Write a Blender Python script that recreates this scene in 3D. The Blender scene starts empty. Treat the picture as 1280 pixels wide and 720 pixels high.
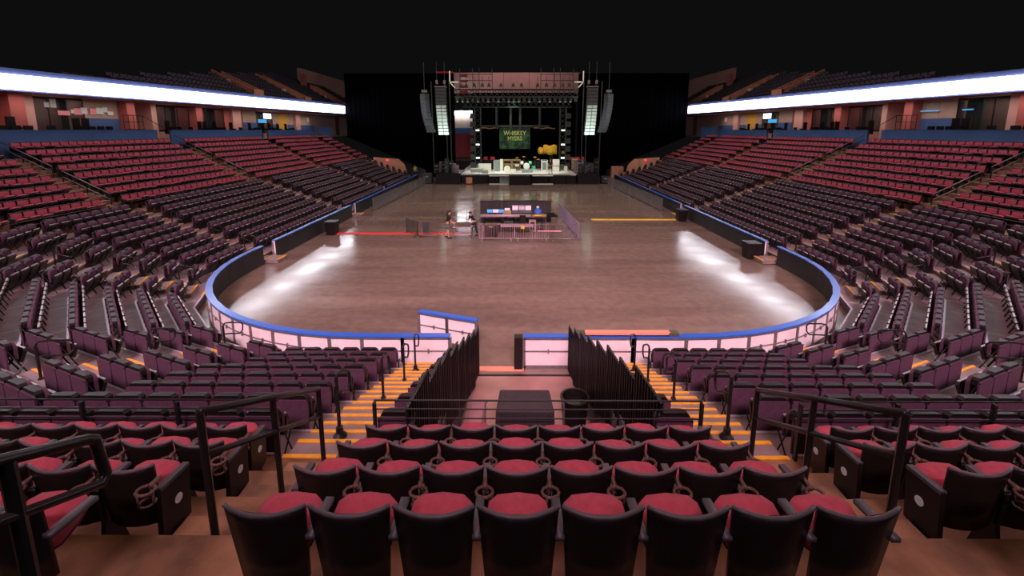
import bpy, bmesh, math, random
from mathutils import Vector, Matrix
import numpy as np
random.seed(7)
PI = math.pi
R = math.radians
scene = bpy.context.scene
COL = scene.collection

# ------------------------------------------------------------ camera, world, lights, exposure
CAM = Vector((-0.276, 0.0, 6.75))
PITCH, YAW, FPX = 0.164, 0.005, 545.9
cam_d = bpy.data.cameras.new('camera')
cam = bpy.data.objects.new('camera', cam_d)
COL.objects.link(cam)
cam.location = CAM
cam.rotation_euler = (PI / 2 - PITCH, 0, YAW)
cam_d.sensor_width = 36
cam_d.lens = FPX / 1280 * 36
cam_d.shift_y = -(360 - 252.7) / 1280
cam_d.clip_start = 0.05
cam_d.clip_end = 400
scene.camera = cam

world = bpy.data.worlds.new('arena_dark')
scene.world = world
world.use_nodes = True
world.node_tree.nodes['Background'].inputs[0].default_value = (0.0040, 0.0040, 0.0043, 1)
world.node_tree.nodes['Background'].inputs[1].default_value = 1.0

vs = scene.view_settings
vs.view_transform = 'Standard'
vs.look = 'None'
vs.gamma = 1
vs.use_curve_mapping = False
vs.exposure = 0.0


def area(name, loc, target, size, sy, power, color, spread=PI):
    d = bpy.data.lights.new(name, 'AREA')
    d.shape = 'RECTANGLE'
    d.size = size
    d.size_y = sy
    d.energy = power
    d.color = color
    d.spread = spread
    o = bpy.data.objects.new(name, d)
    COL.objects.link(o)
    o.location = loc
    z = -(Vector(target) - Vector(loc)).normalized()
    y = Vector((0, 1, 0))
    y = (y - z * y.dot(z)).normalized()
    x = y.cross(z)
    o.rotation_euler = Matrix((x, y, z)).transposed().to_euler()
    return o


def spot(name, loc, target, power, color, angle, blend=0.5, size=0.15):
    d = bpy.data.lights.new(name, 'SPOT')
    d.energy = power
    d.color = color
    d.spot_size = R(angle)
    d.spot_blend = blend
    d.shadow_soft_size = size
    o = bpy.data.objects.new(name, d)
    COL.objects.link(o)
    o.location = loc
    o.rotation_euler = (Vector(target) - Vector(loc)).to_track_quat('-Z', 'Y').to_euler()
    return o


# house lights high in the roof (above the frame)
area('house_light_near', (0, 14, 24), (0, 12, 0), 22, 8, 1150, (1.0, 0.46, 0.46))
area('house_light_rear', (0, -12, 22), (0, 19, 0), 30, 3, 2150, (1.0, 0.60, 0.68), R(36))
area('house_light_rows', (0, 2, 20), (0, 4, 2), 26, 5, 290, (1.0, 0.52, 0.34))
area('house_light_left', (-9, 34, 23), (-20, 32, 3), 5, 34, 1350, (1.0, 0.54, 0.60))
area('house_light_right', (9, 34, 23), (20, 32, 3), 5, 34, 1350, (1.0, 0.54, 0.60))
area('house_light_far', (0, 42, 24), (0, 46, 0), 16, 10, 2400, (1.0, 0.92, 0.68))
for s in (-1, 1):
    area('concourse_light', (s * 28.2, 40, 8.75), (s * 29.4, 40, 6), 1.0, 46, 330, (1.0, 0.66, 0.58), R(120))
spot('vomitory_light', (0.3, 7.5, 9.5), (0, 9, 0), 500, (1.0, 0.16, 0.28), 50, 0.6, 0.4)
for px in (-4, 0, 4):
    spot('stage_spot', (px, 54, 11), (px * 0.9, 58, 1.3), 2600, (0.93, 1.0, 0.86), 38, 0.5, 0.3)
spot('stage_spot', (-0.5, 57, 11), (-0.2, 69, 5.5), 1500, (0.75, 1.0, 0.65), 30, 0.5, 0.3)
spot('stage_spot', (3.5, 56, 11), (4.2, 64.4, 3.9), 1500, (1.0, 0.95, 0.8), 22, 0.5, 0.3)
for s in (-1, 1):
    spot('array_light', (s * 8.2, 50.2, 4.2), (s * 8.9, 53, 7.4), 1900, (0.86, 1.0, 0.92), 44, 0.6, 0.2)


# ------------------------------------------------------------ materials
def mat(name, color, rough=0.6, metal=0.0, noise=0.0, scale=8.0, bump=0.0, emit=None, estr=0.0, coat=0.0, spec=0.5, alpha=1.0):
    m = bpy.data.materials.new(name)
    m.use_nodes = True
    nt = m.node_tree
    b = nt.nodes['Principled BSDF']
    b.inputs['Base Color'].default_value = (*color, 1)
    b.inputs['Roughness'].default_value = rough
    b.inputs['Metallic'].default_value = metal
    b.inputs['Specular IOR Level'].default_value = spec
    if coat:
        b.inputs['Coat Weight'].default_value = coat
        b.inputs['Coat Roughness'].default_value = 0.15
    if alpha < 1:
        b.inputs['Alpha'].default_value = alpha
    if noise or bump:
        tc = nt.nodes.new('ShaderNodeTexCoord')
        n = nt.nodes.new('ShaderNodeTexNoise')
        n.inputs['Scale'].default_value = scale
        n.inputs['Detail'].default_value = 4
        nt.links.new(tc.outputs['Object'], n.inputs['Vector'])
        if noise:
            r = nt.nodes.new('ShaderNodeMapRange')
            r.inputs[1].default_value = 0.3
            r.inputs[2].default_value = 0.7
            r.inputs[3].default_value = 1 - noise
            r.inputs[4].default_value = 1 + noise
            nt.links.new(n.outputs[0], r.inputs[0])
            x = nt.nodes.new('ShaderNodeVectorMath')
            x.operation = 'SCALE'
            x.inputs[0].default_value = color
            nt.links.new(r.outputs[0], x.inputs['Scale'])
            nt.links.new(x.outputs[0], b.inputs['Base Color'])
        if bump:
            bp = nt.nodes.new('ShaderNodeBump')
            bp.inputs['Strength'].default_value = bump
            bp.inputs['Distance'].default_value = 0.02
            nt.links.new(n.outputs[0], bp.inputs['Height'])
            nt.links.new(bp.outputs[0], b.inputs['Normal'])
    if emit:
        b.inputs['Emission Color'].default_value = (*emit, 1)
        b.inputs['Emission Strength'].default_value = estr
    return m


def floor_mat():
    m = mat('polished_concrete', (0.25, 0.19, 0.155), 0.3)
    nt = m.node_tree
    b = nt.nodes['Principled BSDF']
    tc = nt.nodes.new('ShaderNodeTexCoord')
    n1 = nt.nodes.new('ShaderNodeTexNoise')
    n1.inputs['Scale'].default_value = 0.35
    n1.inputs['Detail'].default_value = 8
    n1.inputs['Roughness'].default_value = 0.65
    n2 = nt.nodes.new('ShaderNodeTexNoise')
    n2.inputs['Scale'].default_value = 3.0
    n2.inputs['Detail'].default_value = 8
    mp = nt.nodes.new('ShaderNodeMapping')
    mp.inputs['Scale'].default_value = (0.25, 1.6, 1)
    nt.links.new(tc.outputs['Object'], mp.inputs['Vector'])
    nt.links.new(mp.outputs[0], n1.inputs['Vector'])
    nt.links.new(tc.outputs['Object'], n2.inputs['Vector'])
    ramp = nt.nodes.new('ShaderNodeValToRGB')
    ramp.color_ramp.elements[0].position = 0.32
    ramp.color_ramp.elements[0].color = (0.165, 0.120, 0.100, 1)
    ramp.color_ramp.elements[1].position = 0.68
    ramp.color_ramp.elements[1].color = (0.265, 0.200, 0.160, 1)
    nt.links.new(n1.outputs[0], ramp.inputs[0])
    mix = nt.nodes.new('ShaderNodeMix')
    mix.data_type = 'RGBA'
    mix.blend_type = 'MULTIPLY'
    mix.inputs[0].default_value = 0.35
    r2 = nt.nodes.new('ShaderNodeMapRange')
    r2.inputs[1].default_value = 0.3
    r2.inputs[2].default_value = 0.7
    r2.inputs[3].default_value = 0.55
    r2.inputs[4].default_value = 1.2
    nt.links.new(n2.outputs[0], r2.inputs[0])
    nt.links.new(ramp.outputs[0], mix.inputs[6])
    nt.links.new(r2.outputs[0], mix.inputs[7])
    nt.links.new(mix.outputs[2], b.inputs['Base Color'])
    r3 = nt.nodes.new('ShaderNodeMapRange')
    r3.inputs[1].default_value = 0.3
    r3.inputs[2].default_value = 0.7
    r3.inputs[3].default_value = 0.09
    r3.inputs[4].default_value = 0.22
    nt.links.new(n1.outputs[0], r3.inputs[0])
    nt.links.new(r3.outputs[0], b.inputs['Roughness'])
    bp = nt.nodes.new('ShaderNodeBump')
    bp.inputs['Strength'].default_value = 0.12
    bp.inputs['Distance'].default_value = 0.01
    nt.links.new(n2.outputs[0], bp.inputs['Height'])
    nt.links.new(bp.outputs[0], b.inputs['Normal'])
    return m


M = dict(
    floor=floor_mat(),
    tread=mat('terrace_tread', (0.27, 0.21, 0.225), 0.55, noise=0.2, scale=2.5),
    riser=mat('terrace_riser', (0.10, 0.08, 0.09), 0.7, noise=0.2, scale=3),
    concrete=mat('bare_concrete', (0.30, 0.165, 0.095), 0.7, noise=0.5, scale=2.6, bump=0.2),
    joint=mat('tread_edge_metal', (0.62, 0.58, 0.62), 0.35, metal=0.3),
    yellow=mat('yellow_nosing', (0.92, 0.45, 0.03), 0.5, noise=0.12, scale=12),
    purple=mat('purple_upholstery', (0.085, 0.033, 0.066), 0.75, noise=0.18, scale=14),
    red=mat('red_upholstery', (0.43, 0.062, 0.105), 0.8, noise=0.14, scale=18, bump=0.1),
    black=mat('black_plastic', (0.011, 0.008, 0.009), 0.38, noise=0.15, scale=6, spec=0.3),
    blackm=mat('black_paint', (0.015, 0.014, 0.016), 0.32, metal=0.2),
    rimgrey=mat('grey_rim', (0.13, 0.10, 0.12), 0.5),  # plain grey, paler than the black backrest
    bronze=mat('cup_holder_plastic', (0.14, 0.08, 0.07), 0.45),
    armrest=mat('armrest_plastic', (0.075, 0.075, 0.09), 0.45),
    drape=mat('black_drape', (0.0018, 0.0016, 0.0024), 1.0, spec=0.0),
    cover=mat('board_cover', (0.030, 0.028, 0.032), 0.6, noise=0.3, scale=1.5),
    white=mat('white_board_panel', (0.86, 0.76, 0.80), 0.4, noise=0.05, scale=2),
    steel=mat('galvanised_steel', (0.24, 0.20, 0.215), 0.45, metal=0.5, noise=0.2, scale=7),
    bluecap=mat('blue_cap_rail', (0.035, 0.14, 0.62), 0.28, coat=0.3),
    bluewall=mat('blue_painted_wall', (0.050, 0.125, 0.32), 0.6, noise=0.1, scale=1.0),
    glow_navy=mat('ribbon_glow_navy', (0.035, 0.06, 0.18), 0.6),
    led=mat('ribbon_display', (0.9, 0.9, 0.95), 0.5, emit=(0.93, 0.92, 1.0), estr=13.0),
    soffit=mat('soffit', (0.46, 0.30, 0.33), 0.7),
    redwall=mat('red_wall', (0.42, 0.13, 0.12), 0.7, noise=0.08, scale=0.7),
    peach=mat('peach_wall', (0.58, 0.38, 0.34), 0.7, noise=0.06, scale=0.7),
    beige=mat('beige_wall', (0.42, 0.33, 0.27), 0.7, noise=0.1, scale=0.8),
    darkred=mat('recess_shade_and_seam_red', (0.30, 0.08, 0.07), 0.8),  # recess shade is put into this darker red; wall seams share it
    room=mat('suite_room_wall', (0.34, 0.24, 0.21), 0.8, noise=0.2, scale=0.9),
    teal=mat('teal_glass', (0.03, 0.16, 0.16), 0.2),
    glass=mat('window_glass', (0.02, 0.022, 0.024), 0.3, spec=0.4, alpha=0.55),
    paperw=mat('white_paper', (0.62, 0.78, 0.78), 0.8, noise=0.12, scale=20),
    paperp=mat('pink_paper', (0.85, 0.35, 0.42), 0.8, noise=0.1, scale=20),
    screenw=mat('white_screen', (0.9, 0.9, 0.9), 0.4, emit=(0.9, 0.97, 1.0), estr=1.6),
    screenb=mat('blue_screen', (0.1, 0.4, 0.8), 0.4, emit=(0.05, 0.45, 0.9), estr=0.5),
    screenp=mat('pink_white_screen', (0.8, 0.6, 0.7), 0.4, emit=(0.95, 0.62, 0.72), estr=0.5),
    mustard=mat('mustard_wall', (0.60, 0.40, 0.06), 0.6),
    orange=mat('plywood_orange', (0.55, 0.25, 0.15), 0.7, noise=0.15, scale=2),
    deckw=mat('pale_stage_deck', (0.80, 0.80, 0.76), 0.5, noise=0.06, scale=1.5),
    greyblue=mat('grey_case', (0.20, 0.25, 0.25), 0.5, noise=0.15, scale=4),
    cream=mat('cream_amp', (0.78, 0.76, 0.66), 0.5, noise=0.1, scale=5),
    wood=mat('varnished_wood', (0.35, 0.21, 0.09), 0.5, noise=0.25, scale=4),
    amber=mat('yellow_drape', (0.85, 0.50, 0.03), 0.6, noise=0.15, scale=3),
    redplastic=mat('red_plastic', (0.65, 0.03, 0.03), 0.4),
    green=mat('green_cymbal_bag', (0.08, 0.45, 0.25), 0.5),
    olive=mat('olive_case', (0.075, 0.080, 0.045), 0.6),
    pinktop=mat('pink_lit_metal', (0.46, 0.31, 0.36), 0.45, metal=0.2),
    lilac=mat('purple_lit_barrier', (0.36, 0.30, 0.42), 0.45, metal=0.3),  # purple light on the fence is put into this base colour
    skin=mat('skin', (0.55, 0.30, 0.22), 0.6),
    hair=mat('dark_hair', (0.02, 0.014, 0.012), 0.6),
    shirt=mat('black_shirt', (0.012, 0.012, 0.014), 0.9),
    shorts=mat('grey_shorts', (0.12, 0.11, 0.11), 0.9),
    hivis=mat('hi_vis_vest', (0.42, 0.75, 0.08), 0.7, emit=None),
    quilt=mat('quilted_cover', (0.030, 0.026, 0.034), 0.7, noise=0.2, scale=5),
    plank=mat('dusty_rose_board', (0.40, 0.22, 0.25), 0.55, noise=0.1, scale=3),
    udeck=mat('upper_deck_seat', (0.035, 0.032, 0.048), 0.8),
    flagr=mat('flag_red', (0.5, 0.02, 0.03), 0.8),
    flagw=mat('flag_white', (0.75, 0.72, 0.78), 0.8),
    pinkwall=mat('pink_end_wall', (0.50, 0.30, 0.29), 0.85, noise=0.08, scale=0.4),
    bannerm=None,
    redhose=mat('red_cable_ramp', (0.75, 0.03, 0.03), 0.45),
    yellowramp=mat('yellow_cable_ramp', (0.75, 0.50, 0.03), 0.45),
    salmon=mat('salmon_beam', (0.85, 0.33, 0.22), 0.5),
    disc=mat('white_number_disc', (0.75, 0.75, 0.78), 0.4),
    lens=mat('lamp_lens', (0.8, 0.85, 0.8), 0.2, emit=(0.85, 1.0, 0.9), estr=0.9),
    redlamp=mat('red_pilot_lamp', (0.9, 0.02, 0.05), 0.4, emit=(1.0, 0.02, 0.06), estr=4.0),
    array=mat('lit_array_grille', (0.34, 0.40, 0.37), 0.5, noise=0.2, scale=6),
    arrayd=mat('array_cabinet', (0.035, 0.04, 0.042), 0.5),
    mesh=mat('barrier_mesh', (0.30, 0.28, 0.30), 0.5, metal=0.3, alpha=0.38),
    lime=mat('lettering_yellow_green', (0.80, 0.85, 0.30), 0.7),
)


def banner_material():
    m = mat('banner_print', (0.05, 0.09, 0.07), 0.8)
    nt = m.node_tree
    b = nt.nodes['Principled BSDF']
    tc = nt.nodes.new('ShaderNodeTexCoord')
    n = nt.nodes.new('ShaderNodeTexNoise')
    n.inputs['Scale'].default_value = 1.1
    n.inputs['Detail'].default_value = 6
    r = nt.nodes.new('ShaderNodeValToRGB')
    r.color_ramp.elements[0].position = 0.42
    r.color_ramp.elements[0].color = (0.020, 0.030, 0.026, 1)
    r.color_ramp.elements[1].position = 0.66
    r.color_ramp.elements[1].color = (0.06, 0.17, 0.07, 1)
    nt.links.new(tc.outputs['Object'], n.inputs['Vector'])
    nt.links.new(n.outputs[0], r.inputs[0])
    nt.links.new(r.outputs[0], b.inputs['Base Color'])
    return m


M['bannerm'] = banner_material()


# ------------------------------------------------------------ mesh helpers
class MB:
    def __init__(s):
        s.v, s.f, s.m, s.cur = [], [], [], 0

    def mat(s, i):
        s.cur = i
        return s

    def add(s, vs_, fs):
        o = len(s.v)
        s.v += [tuple(p) for p in vs_]
        for f in fs:
            s.f.append(tuple(o + i for i in f))
            s.m.append(s.cur)
        return s

    def box(s, x, y, z, sx, sy, sz, rz=0.0, rx=0.0):
        hx, hy, hz = sx / 2, sy / 2, sz / 2
        pts = [Vector((a * hx, b * hy, c * hz)) for c in (-1, 1) for a, b in ((-1, -1), (1, -1), (1, 1), (-1, 1))]
        if rx:
            q = Matrix.Rotation(rx, 3, 'X')
            pts = [q @ p for p in pts]
        if rz:
            q = Matrix.Rotation(rz, 3, 'Z')
            pts = [q @ p for p in pts]
        pts = [(p.x + x, p.y + y, p.z + z) for p in pts]
        return s.add(pts, [(3, 2, 1, 0), (4, 5, 6, 7), (0, 1, 5, 4), (1, 2, 6, 5), (2, 3, 7, 6), (3, 0, 4, 7)])

    def box2(s, x0, x1, y0, y1, z0, z1):
        return s.box((x0 + x1) / 2, (y0 + y1) / 2, (z0 + z1) / 2, abs(x1 - x0), abs(y1 - y0), abs(z1 - z0))

    def tube(s, path, r, n=6, cap=True):
        path = [Vector(p) for p in path]
        rings = []
        prev = None
        for i, p in enumerate(path):
            if i == 0:
                t = path[1] - p
            elif i == len(path) - 1:
                t = p - path[i - 1]
            else:
                t = (path[i + 1] - p).normalized() + (p - path[i - 1]).normalized()
            if t.length < 1e-9:
                t = Vector((0, 0, 1))
            t.normalize()
            if prev is None:
                up = Vector((0, 0, 1)) if abs(t.z) < 0.9 else Vector((1, 0, 0))
                a = t.cross(up).normalized()
            else:
                a = (prev - t * prev.dot(t)).normalized()
            prev = a
            b = t.cross(a)
            rr = r[i] if isinstance(r, (list, tuple)) else r
            rings.append([p + (a * math.cos(2 * PI * k / n) + b * math.sin(2 * PI * k / n)) * rr for k in range(n)])
        vs_ = [q for ring in rings for q in ring]
        fs = []
        for i in range(len(path) - 1):
            for k in range(n):
                k2 = (k + 1) % n
                fs.append((i * n + k, i * n + k2, (i + 1) * n + k2, (i + 1) * n + k))
        if cap:
            fs.append(tuple(range(n - 1, -1, -1)))
            fs.append(tuple((len(path) - 1) * n + k for k in range(n)))
        return s.add(vs_, fs)

    def lathe(s, x, y, prof, n=16):
        vs_ = [(x + r * math.cos(2 * PI * k / n), y + r * math.sin(2 * PI * k / n), z) for r, z in prof for k in range(n)]
        fs = []
        for i in range(len(prof) - 1):
            for k in range(n):
                k2 = (k + 1) % n
                fs.append((i * n + k, i * n + k2, (i + 1) * n + k2, (i + 1) * n + k))
        fs.append(tuple(range(n - 1, -1, -1)))
        fs.append(tuple((len(prof) - 1) * n + k for k in range(n)))
        return s.add(vs_, fs)

    def prism(s, pts, d):
        """closed polygon pts (3D) extruded by vector d"""
        n = len(pts)
        d = Vector(d)
        a = [Vector(p) for p in pts]
        b = [p + d for p in a]
        fs = [tuple(range(n - 1, -1, -1)), tuple(range(n, 2 * n))]
        fs += [(i, (i + 1) % n, n + (i + 1) % n, n + i) for i in range(n)]
        return s.add(a + b, fs)

    def sheet(s, rows, thick=None):
        """grid of 3D points; optional thickness vector makes it solid"""
        nr, nc = len(rows), len(rows[0])
        g = [p for r in rows for p in r]
        fs = [(i * nc + j, i * nc + j + 1, (i + 1) * nc + j + 1, (i + 1) * nc + j) for i in range(nr - 1) for j in range(nc - 1)]
        if thick is None:
            return s.add(g, fs)
        t = Vector(thick)
        N = len(g)
        g2 = [Vector(p) + t for p in g]
        allf = list(fs) + [tuple(N + k for k in reversed(f)) for f in fs]
        for j in range(nc - 1):
            allf.append((j + 1, j, N + j, N + j + 1))
            k = (nr - 1) * nc
            allf.append((k + j, k + j + 1, N + k + j + 1, N + k + j))
        for i in range(nr - 1):
            allf.append((i * nc, (i + 1) * nc, N + (i + 1) * nc, N + i * nc))
            k = nc - 1
            allf.append(((i + 1) * nc + k, i * nc + k, N + i * nc + k, N + (i + 1) * nc + k))
        return s.add(g + g2, allf)

    def mesh(s, name, mats, smooth=False):
        me = bpy.data.meshes.new(name)
        me.from_pydata(s.v, [], s.f)
        if not isinstance(mats, (list, tuple)):
            mats = [mats]
        for m in mats:
            me.materials.append(m)
        if len(mats) > 1:
            me.polygons.foreach_set('material_index', s.m)
        if smooth:
            me.polygons.foreach_set('use_smooth', [True] * len(me.polygons))
        me.update()
        return me

    def build(s, name, mats, parent=None, smooth=False, loc=(0, 0, 0), rz=0.0):
        o = bpy.data.objects.new(name, s.mesh(name, mats, smooth))
        COL.objects.link(o)
        o.location = loc
        o.rotation_euler = (0, 0, rz)
        if parent is not None:
            o.parent = parent
        return o


def inst(name, me, parent=None, loc=(0, 0, 0), rz=0.0):
    o = bpy.data.objects.new(name, me)
    COL.objects.link(o)
    o.location = loc
    o.rotation_euler = (0, 0, rz)
    if parent is not None:
        o.parent = parent
    return o


def tag(o, label=None, cat=None, group=None, kind=None):
    if label:
        o['label'] = label
    if cat:
        o['category'] = cat
    if group:
        o['group'] = group
    if kind:
        o['kind'] = kind
    return o


def thing(name, label, cat, loc=(0, 0, 0), rz=0.0, group=None):
    o = bpy.data.objects.new(name, None)
    COL.objects.link(o)
    o.location = loc
    o.rotation_euler = (0, 0, rz)
    o.empty_display_size = 0.2
    return tag(o, label, cat, group)


def struct(name, label=None):
    o = bpy.data.objects.new(name, None)
    COL.objects.link(o)
    return tag(o, label, None, None, 'structure')


def smoothify(o, levels=1):
    m = o.modifiers.new('sub', 'SUBSURF')
    m.levels = levels
    m.render_levels = levels


def bevel(o, w=0.02, seg=2):
    m = o.modifiers.new('bevel', 'BEVEL')
    m.width = w
    m.segments = seg
    m.limit_method = 'ANGLE'
    return o


def ord_(n):
    w = ['first', 'second', 'third', 'fourth', 'fifth', 'sixth', 'seventh', 'eighth', 'ninth', 'tenth', 'eleventh', 'twelfth']
    if n <= 12:
        return w[n - 1]
    suf = 'th' if 10 <= n % 100 <= 20 else {1: 'st', 2: 'nd', 3: 'rd'}.get(n % 10, 'th')
    return '%d%s' % (n, suf)


def project(p):
    x, y, z = p[0] - CAM.x, p[1] - CAM.y, p[2] - CAM.z
    c, s = math.cos(YAW), math.sin(YAW)
    x, y = x * c + y * s, -x * s + y * c
    ct, st = math.cos(PITCH), math.sin(PITCH)
    d = y * ct - z * st
    dn = -z * ct - y * st
    if d < 0.2:
        return None
    return 640 + FPX * x / d, 252.7 + FPX * dn / d, d


# ------------------------------------------------------------ bowl geometry
CX, CY, R0 = 4.55, 20.2, 8.85
PT, RISE, NP, Z0 = 0.78, 0.2875, 8, 0.30
RL = R0 + PT * NP                 # landing in front of the red rows
RT, RR, ZR = 0.765, 0.39, 2.54    # red row tread, rise, first tread height
RB0 = RL + 0.63                   # back line of the first red row
T = math.tan(R(11.25))
CXR = 5.2
AISLES = (21.9, 33.9, 45.8, 57.3)
YEND = 58.6


def path(r, side, x_in=0.0, y_end=YEND, start=None):
    pts = []
    CX = CXR if r > RL + 0.05 else (4.55 if r < RL - 0.05 else 4.55)
    if start is None:
        pts.append((x_in, CY - r))
    for k in range(4):
        a = R(11.25 + 22.5 * k)
        q = r / math.cos(R(11.25))
        pts.append((CX + q * math.sin(a), CY - q * math.cos(a)))
    pts.append((CX + r, y_end))
    if start is not None:
        pts = pts[start:]
    return [(side * x, y) for x, y in pts]


def strip(mb, ra, rb, z, side, x_in, y_end, start=None):
    a, b = path(ra, side, x_in, y_end, start), path(rb, side, x_in, y_end, start)
    n = len(a)
    vs_ = [(x, y, z) for x, y in a] + [(x, y, z) for x, y in b]
    for i in range(n - 1):
        f = (i, i + 1, n + i + 1, n + i)
        mb.add([vs_[k] for k in f], [(0, 1, 2, 3) if side < 0 else (3, 2, 1, 0)])


def wall(mb, r, za, zb, side, x_in, y_end, start=None):
    a = path(r, side, x_in, y_end, start)
    for i in range(len(a) - 1):
        (x0, y0), (x1, y1) = a[i], a[i + 1]
        mb.add([(x0, y0, za), (x1, y1, za), (x1, y1, zb), (x0, y0, zb)], [(0, 1, 2, 3)])


# floor
f = MB()
f.box2(-13.4, 13.4, 2.0, 90, -0.3, 0.0)
floor = tag(f.build('floor', M['floor']), 'polished brown concrete arena floor', kind='structure')
f = MB()
f.box2(-34, -13.4, 9, 90, -0.3, -0.02)
f.box2(13.4, 34, 9, 90, -0.3, -0.02)
f.build('slab', M['riser'], floor)
# threshold strips across the vomitory opening
th = MB().box2(-2.1, 0.0, 11.42, 11.66, 0.0, 0.02).build('threshold_strip', M['salmon'], floor)
th = MB().box2(-2.0, 1.7, 11.18, 11.26, 0.0, 0.015).build('threshold_strip', M['black'], floor)
f = MB().box2(-1.45, 1.45, 5.2, 11.15, 0.0, 0.012).build('red_lit_floor_tint', mat('red_floor_glow', (0.34, 0.20, 0.17), 0.45, noise=0.25, scale=1.2), floor)  # thin sheet over the floor; red tunnel light is put into its colour

for side, nm in ((-1, 'left'), (1, 'right')):
    root = struct('terrace_' + nm, nm + ' seating terrace of stepped concrete rows')
    tr, ri, ed = MB(), MB(), MB()
    for i in range(NP):
        z = Z0 + RISE * i
        ra, rb = R0 + PT * i, R0 + PT * (i + 1)
        strip(tr, ra, rb, z, side, 1.54, YEND)
        wall(ri, ra, (z - RISE) if i else 0.0, z, side, 1.54, YEND)
        strip(ed, ra - 0.004, ra + 0.045, z + 0.006, side, 1.54, YEND)
        wall(ed, ra - 0.004, z - 0.03, z + 0.006, side, 1.54, YEND)
        # cross joints in the plates
        for k in range(4):
            a = R(22.5 * k)
            for off in ((-2.2, -1.1, 1.1, 2.2) if k else ()):
                if abs(off) > rb * T:
                    continue
                nx, ny = math.sin(a), -math.cos(a)
                tx, ty = math.cos(a), math.sin(a)
                p0 = (CX + nx * ra + tx * off, CY + ny * ra + ty * off)
                p1 = (CX + nx * rb + tx * off, CY + ny * rb + ty * off)
                w = 0.012
                ed.add([(side * (p0[0] - tx * w), p0[1] - ty * w, z + 0.004), (side * (p0[0] + tx * w), p0[1] + ty * w, z + 0.004),
                        (side * (p1[0] + tx * w), p1[1] + ty * w, z + 0.004), (side * (p1[0] - tx * w), p1[1] - ty * w, z + 0.004)], [(0, 1, 2, 3)])
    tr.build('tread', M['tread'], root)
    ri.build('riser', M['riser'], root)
    ed.build('edge_strip', M['joint'], root)
    # end wall beside the vomitory
    ew = MB()
    for i in range(NP):
        y1, y0 = CY - (R0 + PT * i), CY - (R0 + PT * (i + 1))
        ew.box2(side * 1.50, side * 1.56, y0, y1, 0, Z0 + RISE * i)
    ew.build('vomitory_side_wall', M['riser'], root)
    # red terrace
    tr, ri = MB(), MB()
    for j in range(8):
        z = ZR + RR * j
        ra = RL if j == 0 else RB0 + RT * (j - 1) + 0.10
        rb = RB0 + RT * j + 0.10
        st = None if j <= 3 else 2
        if j >= 4:
            st = 3
        xin = 0.0
        strip(tr, ra, rb, z, side, xin, 61.5, st)
        wall(ri, ra, (z - (RR if j else 0.29)) if j else (0.0 if False else z - 0.29), z, side, xin, 61.5, st)
    tr.build('upper_tread', M['concrete'], root)
    ri.build('upper_riser', M['concrete'], root)
w5 = MB().box2(-1.74, 1.74, CY - RL - 0.1, CY - RL, 0, ZR).build('wall_vomitory', M['redwall'])
tag(w5, 'wall at the back of the tunnel under the front rail', kind='structure')

# ------------------------------------------------------------ dasher boards
boards = {}
BH = 0.965


def board_panel(root, p, q, inside, corner=False, h=BH, seg=1, capw=0.20, door=False):
    """p->q plan points on the outer face; inside = unit vector toward the rink"""
    p, q, n = Vector((*p, 0)), Vector((*q, 0)), Vector((*inside, 0))
    d = (q - p)
    L = d.length
    u = d / L
    g = root
    th_ = n * 0.10
    up = Vector((0, 0, 1))
    a = MB()
    a.prism([p + n * 0.02 + up * 0.10, q + n * 0.02 + up * 0.10, q + n * 0.02 + up * (h - 0.06), p + n * 0.02 + up * (h - 0.06)], n * 0.03)
    pan = a.build('white_panel', M['white'], g)
    a = MB()
    for t in (0.0, 1.0):
        c = p + d * t
        w = u * 0.05
        a.prism([c - w + up * 0.0, c + w, c + w + up * (h - 0.03), c - w + up * (h - 0.03)], n * 0.07)
    for z, hh in ((0.05, 0.10), (h * 0.55, 0.035), (h - 0.06, 0.05)):
        a.prism([p + up * (z - hh / 2), q + up * (z - hh / 2), q + up * (z + hh / 2), p + up * (z + hh / 2)], n * 0.05)
    c = p + d * 0.45
    a.prism([c - u * 0.02 + up * (h * 0.5) - n * 0.04, c + u * 0.02 + up * (h * 0.5) - n * 0.04, c + u * 0.02 + up * (h * 0.62) - n * 0.04, c - u * 0.02 + up * (h * 0.62) - n * 0.04], n * 0.05)
    a.build('frame', M['steel'], g)
    a = MB()
    a.prism([p + n * 0.09, q + n * 0.09, q + n * 0.09 + up * (h - 0.02), p + n * 0.09 + up * (h - 0.02)], n * 0.03)
    a.build('inner_cover', M['cover'], g)
    a = MB()
    o = -n * 0.015
    a.prism([p + o + up * (h - 0.02), q + o + up * (h - 0.02), q + n * capw + up * (h - 0.02), p + n * capw + up * (h - 0.02)], up * 0.045)
    a.build('cap_rail', M['bluecap'], g)


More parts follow.
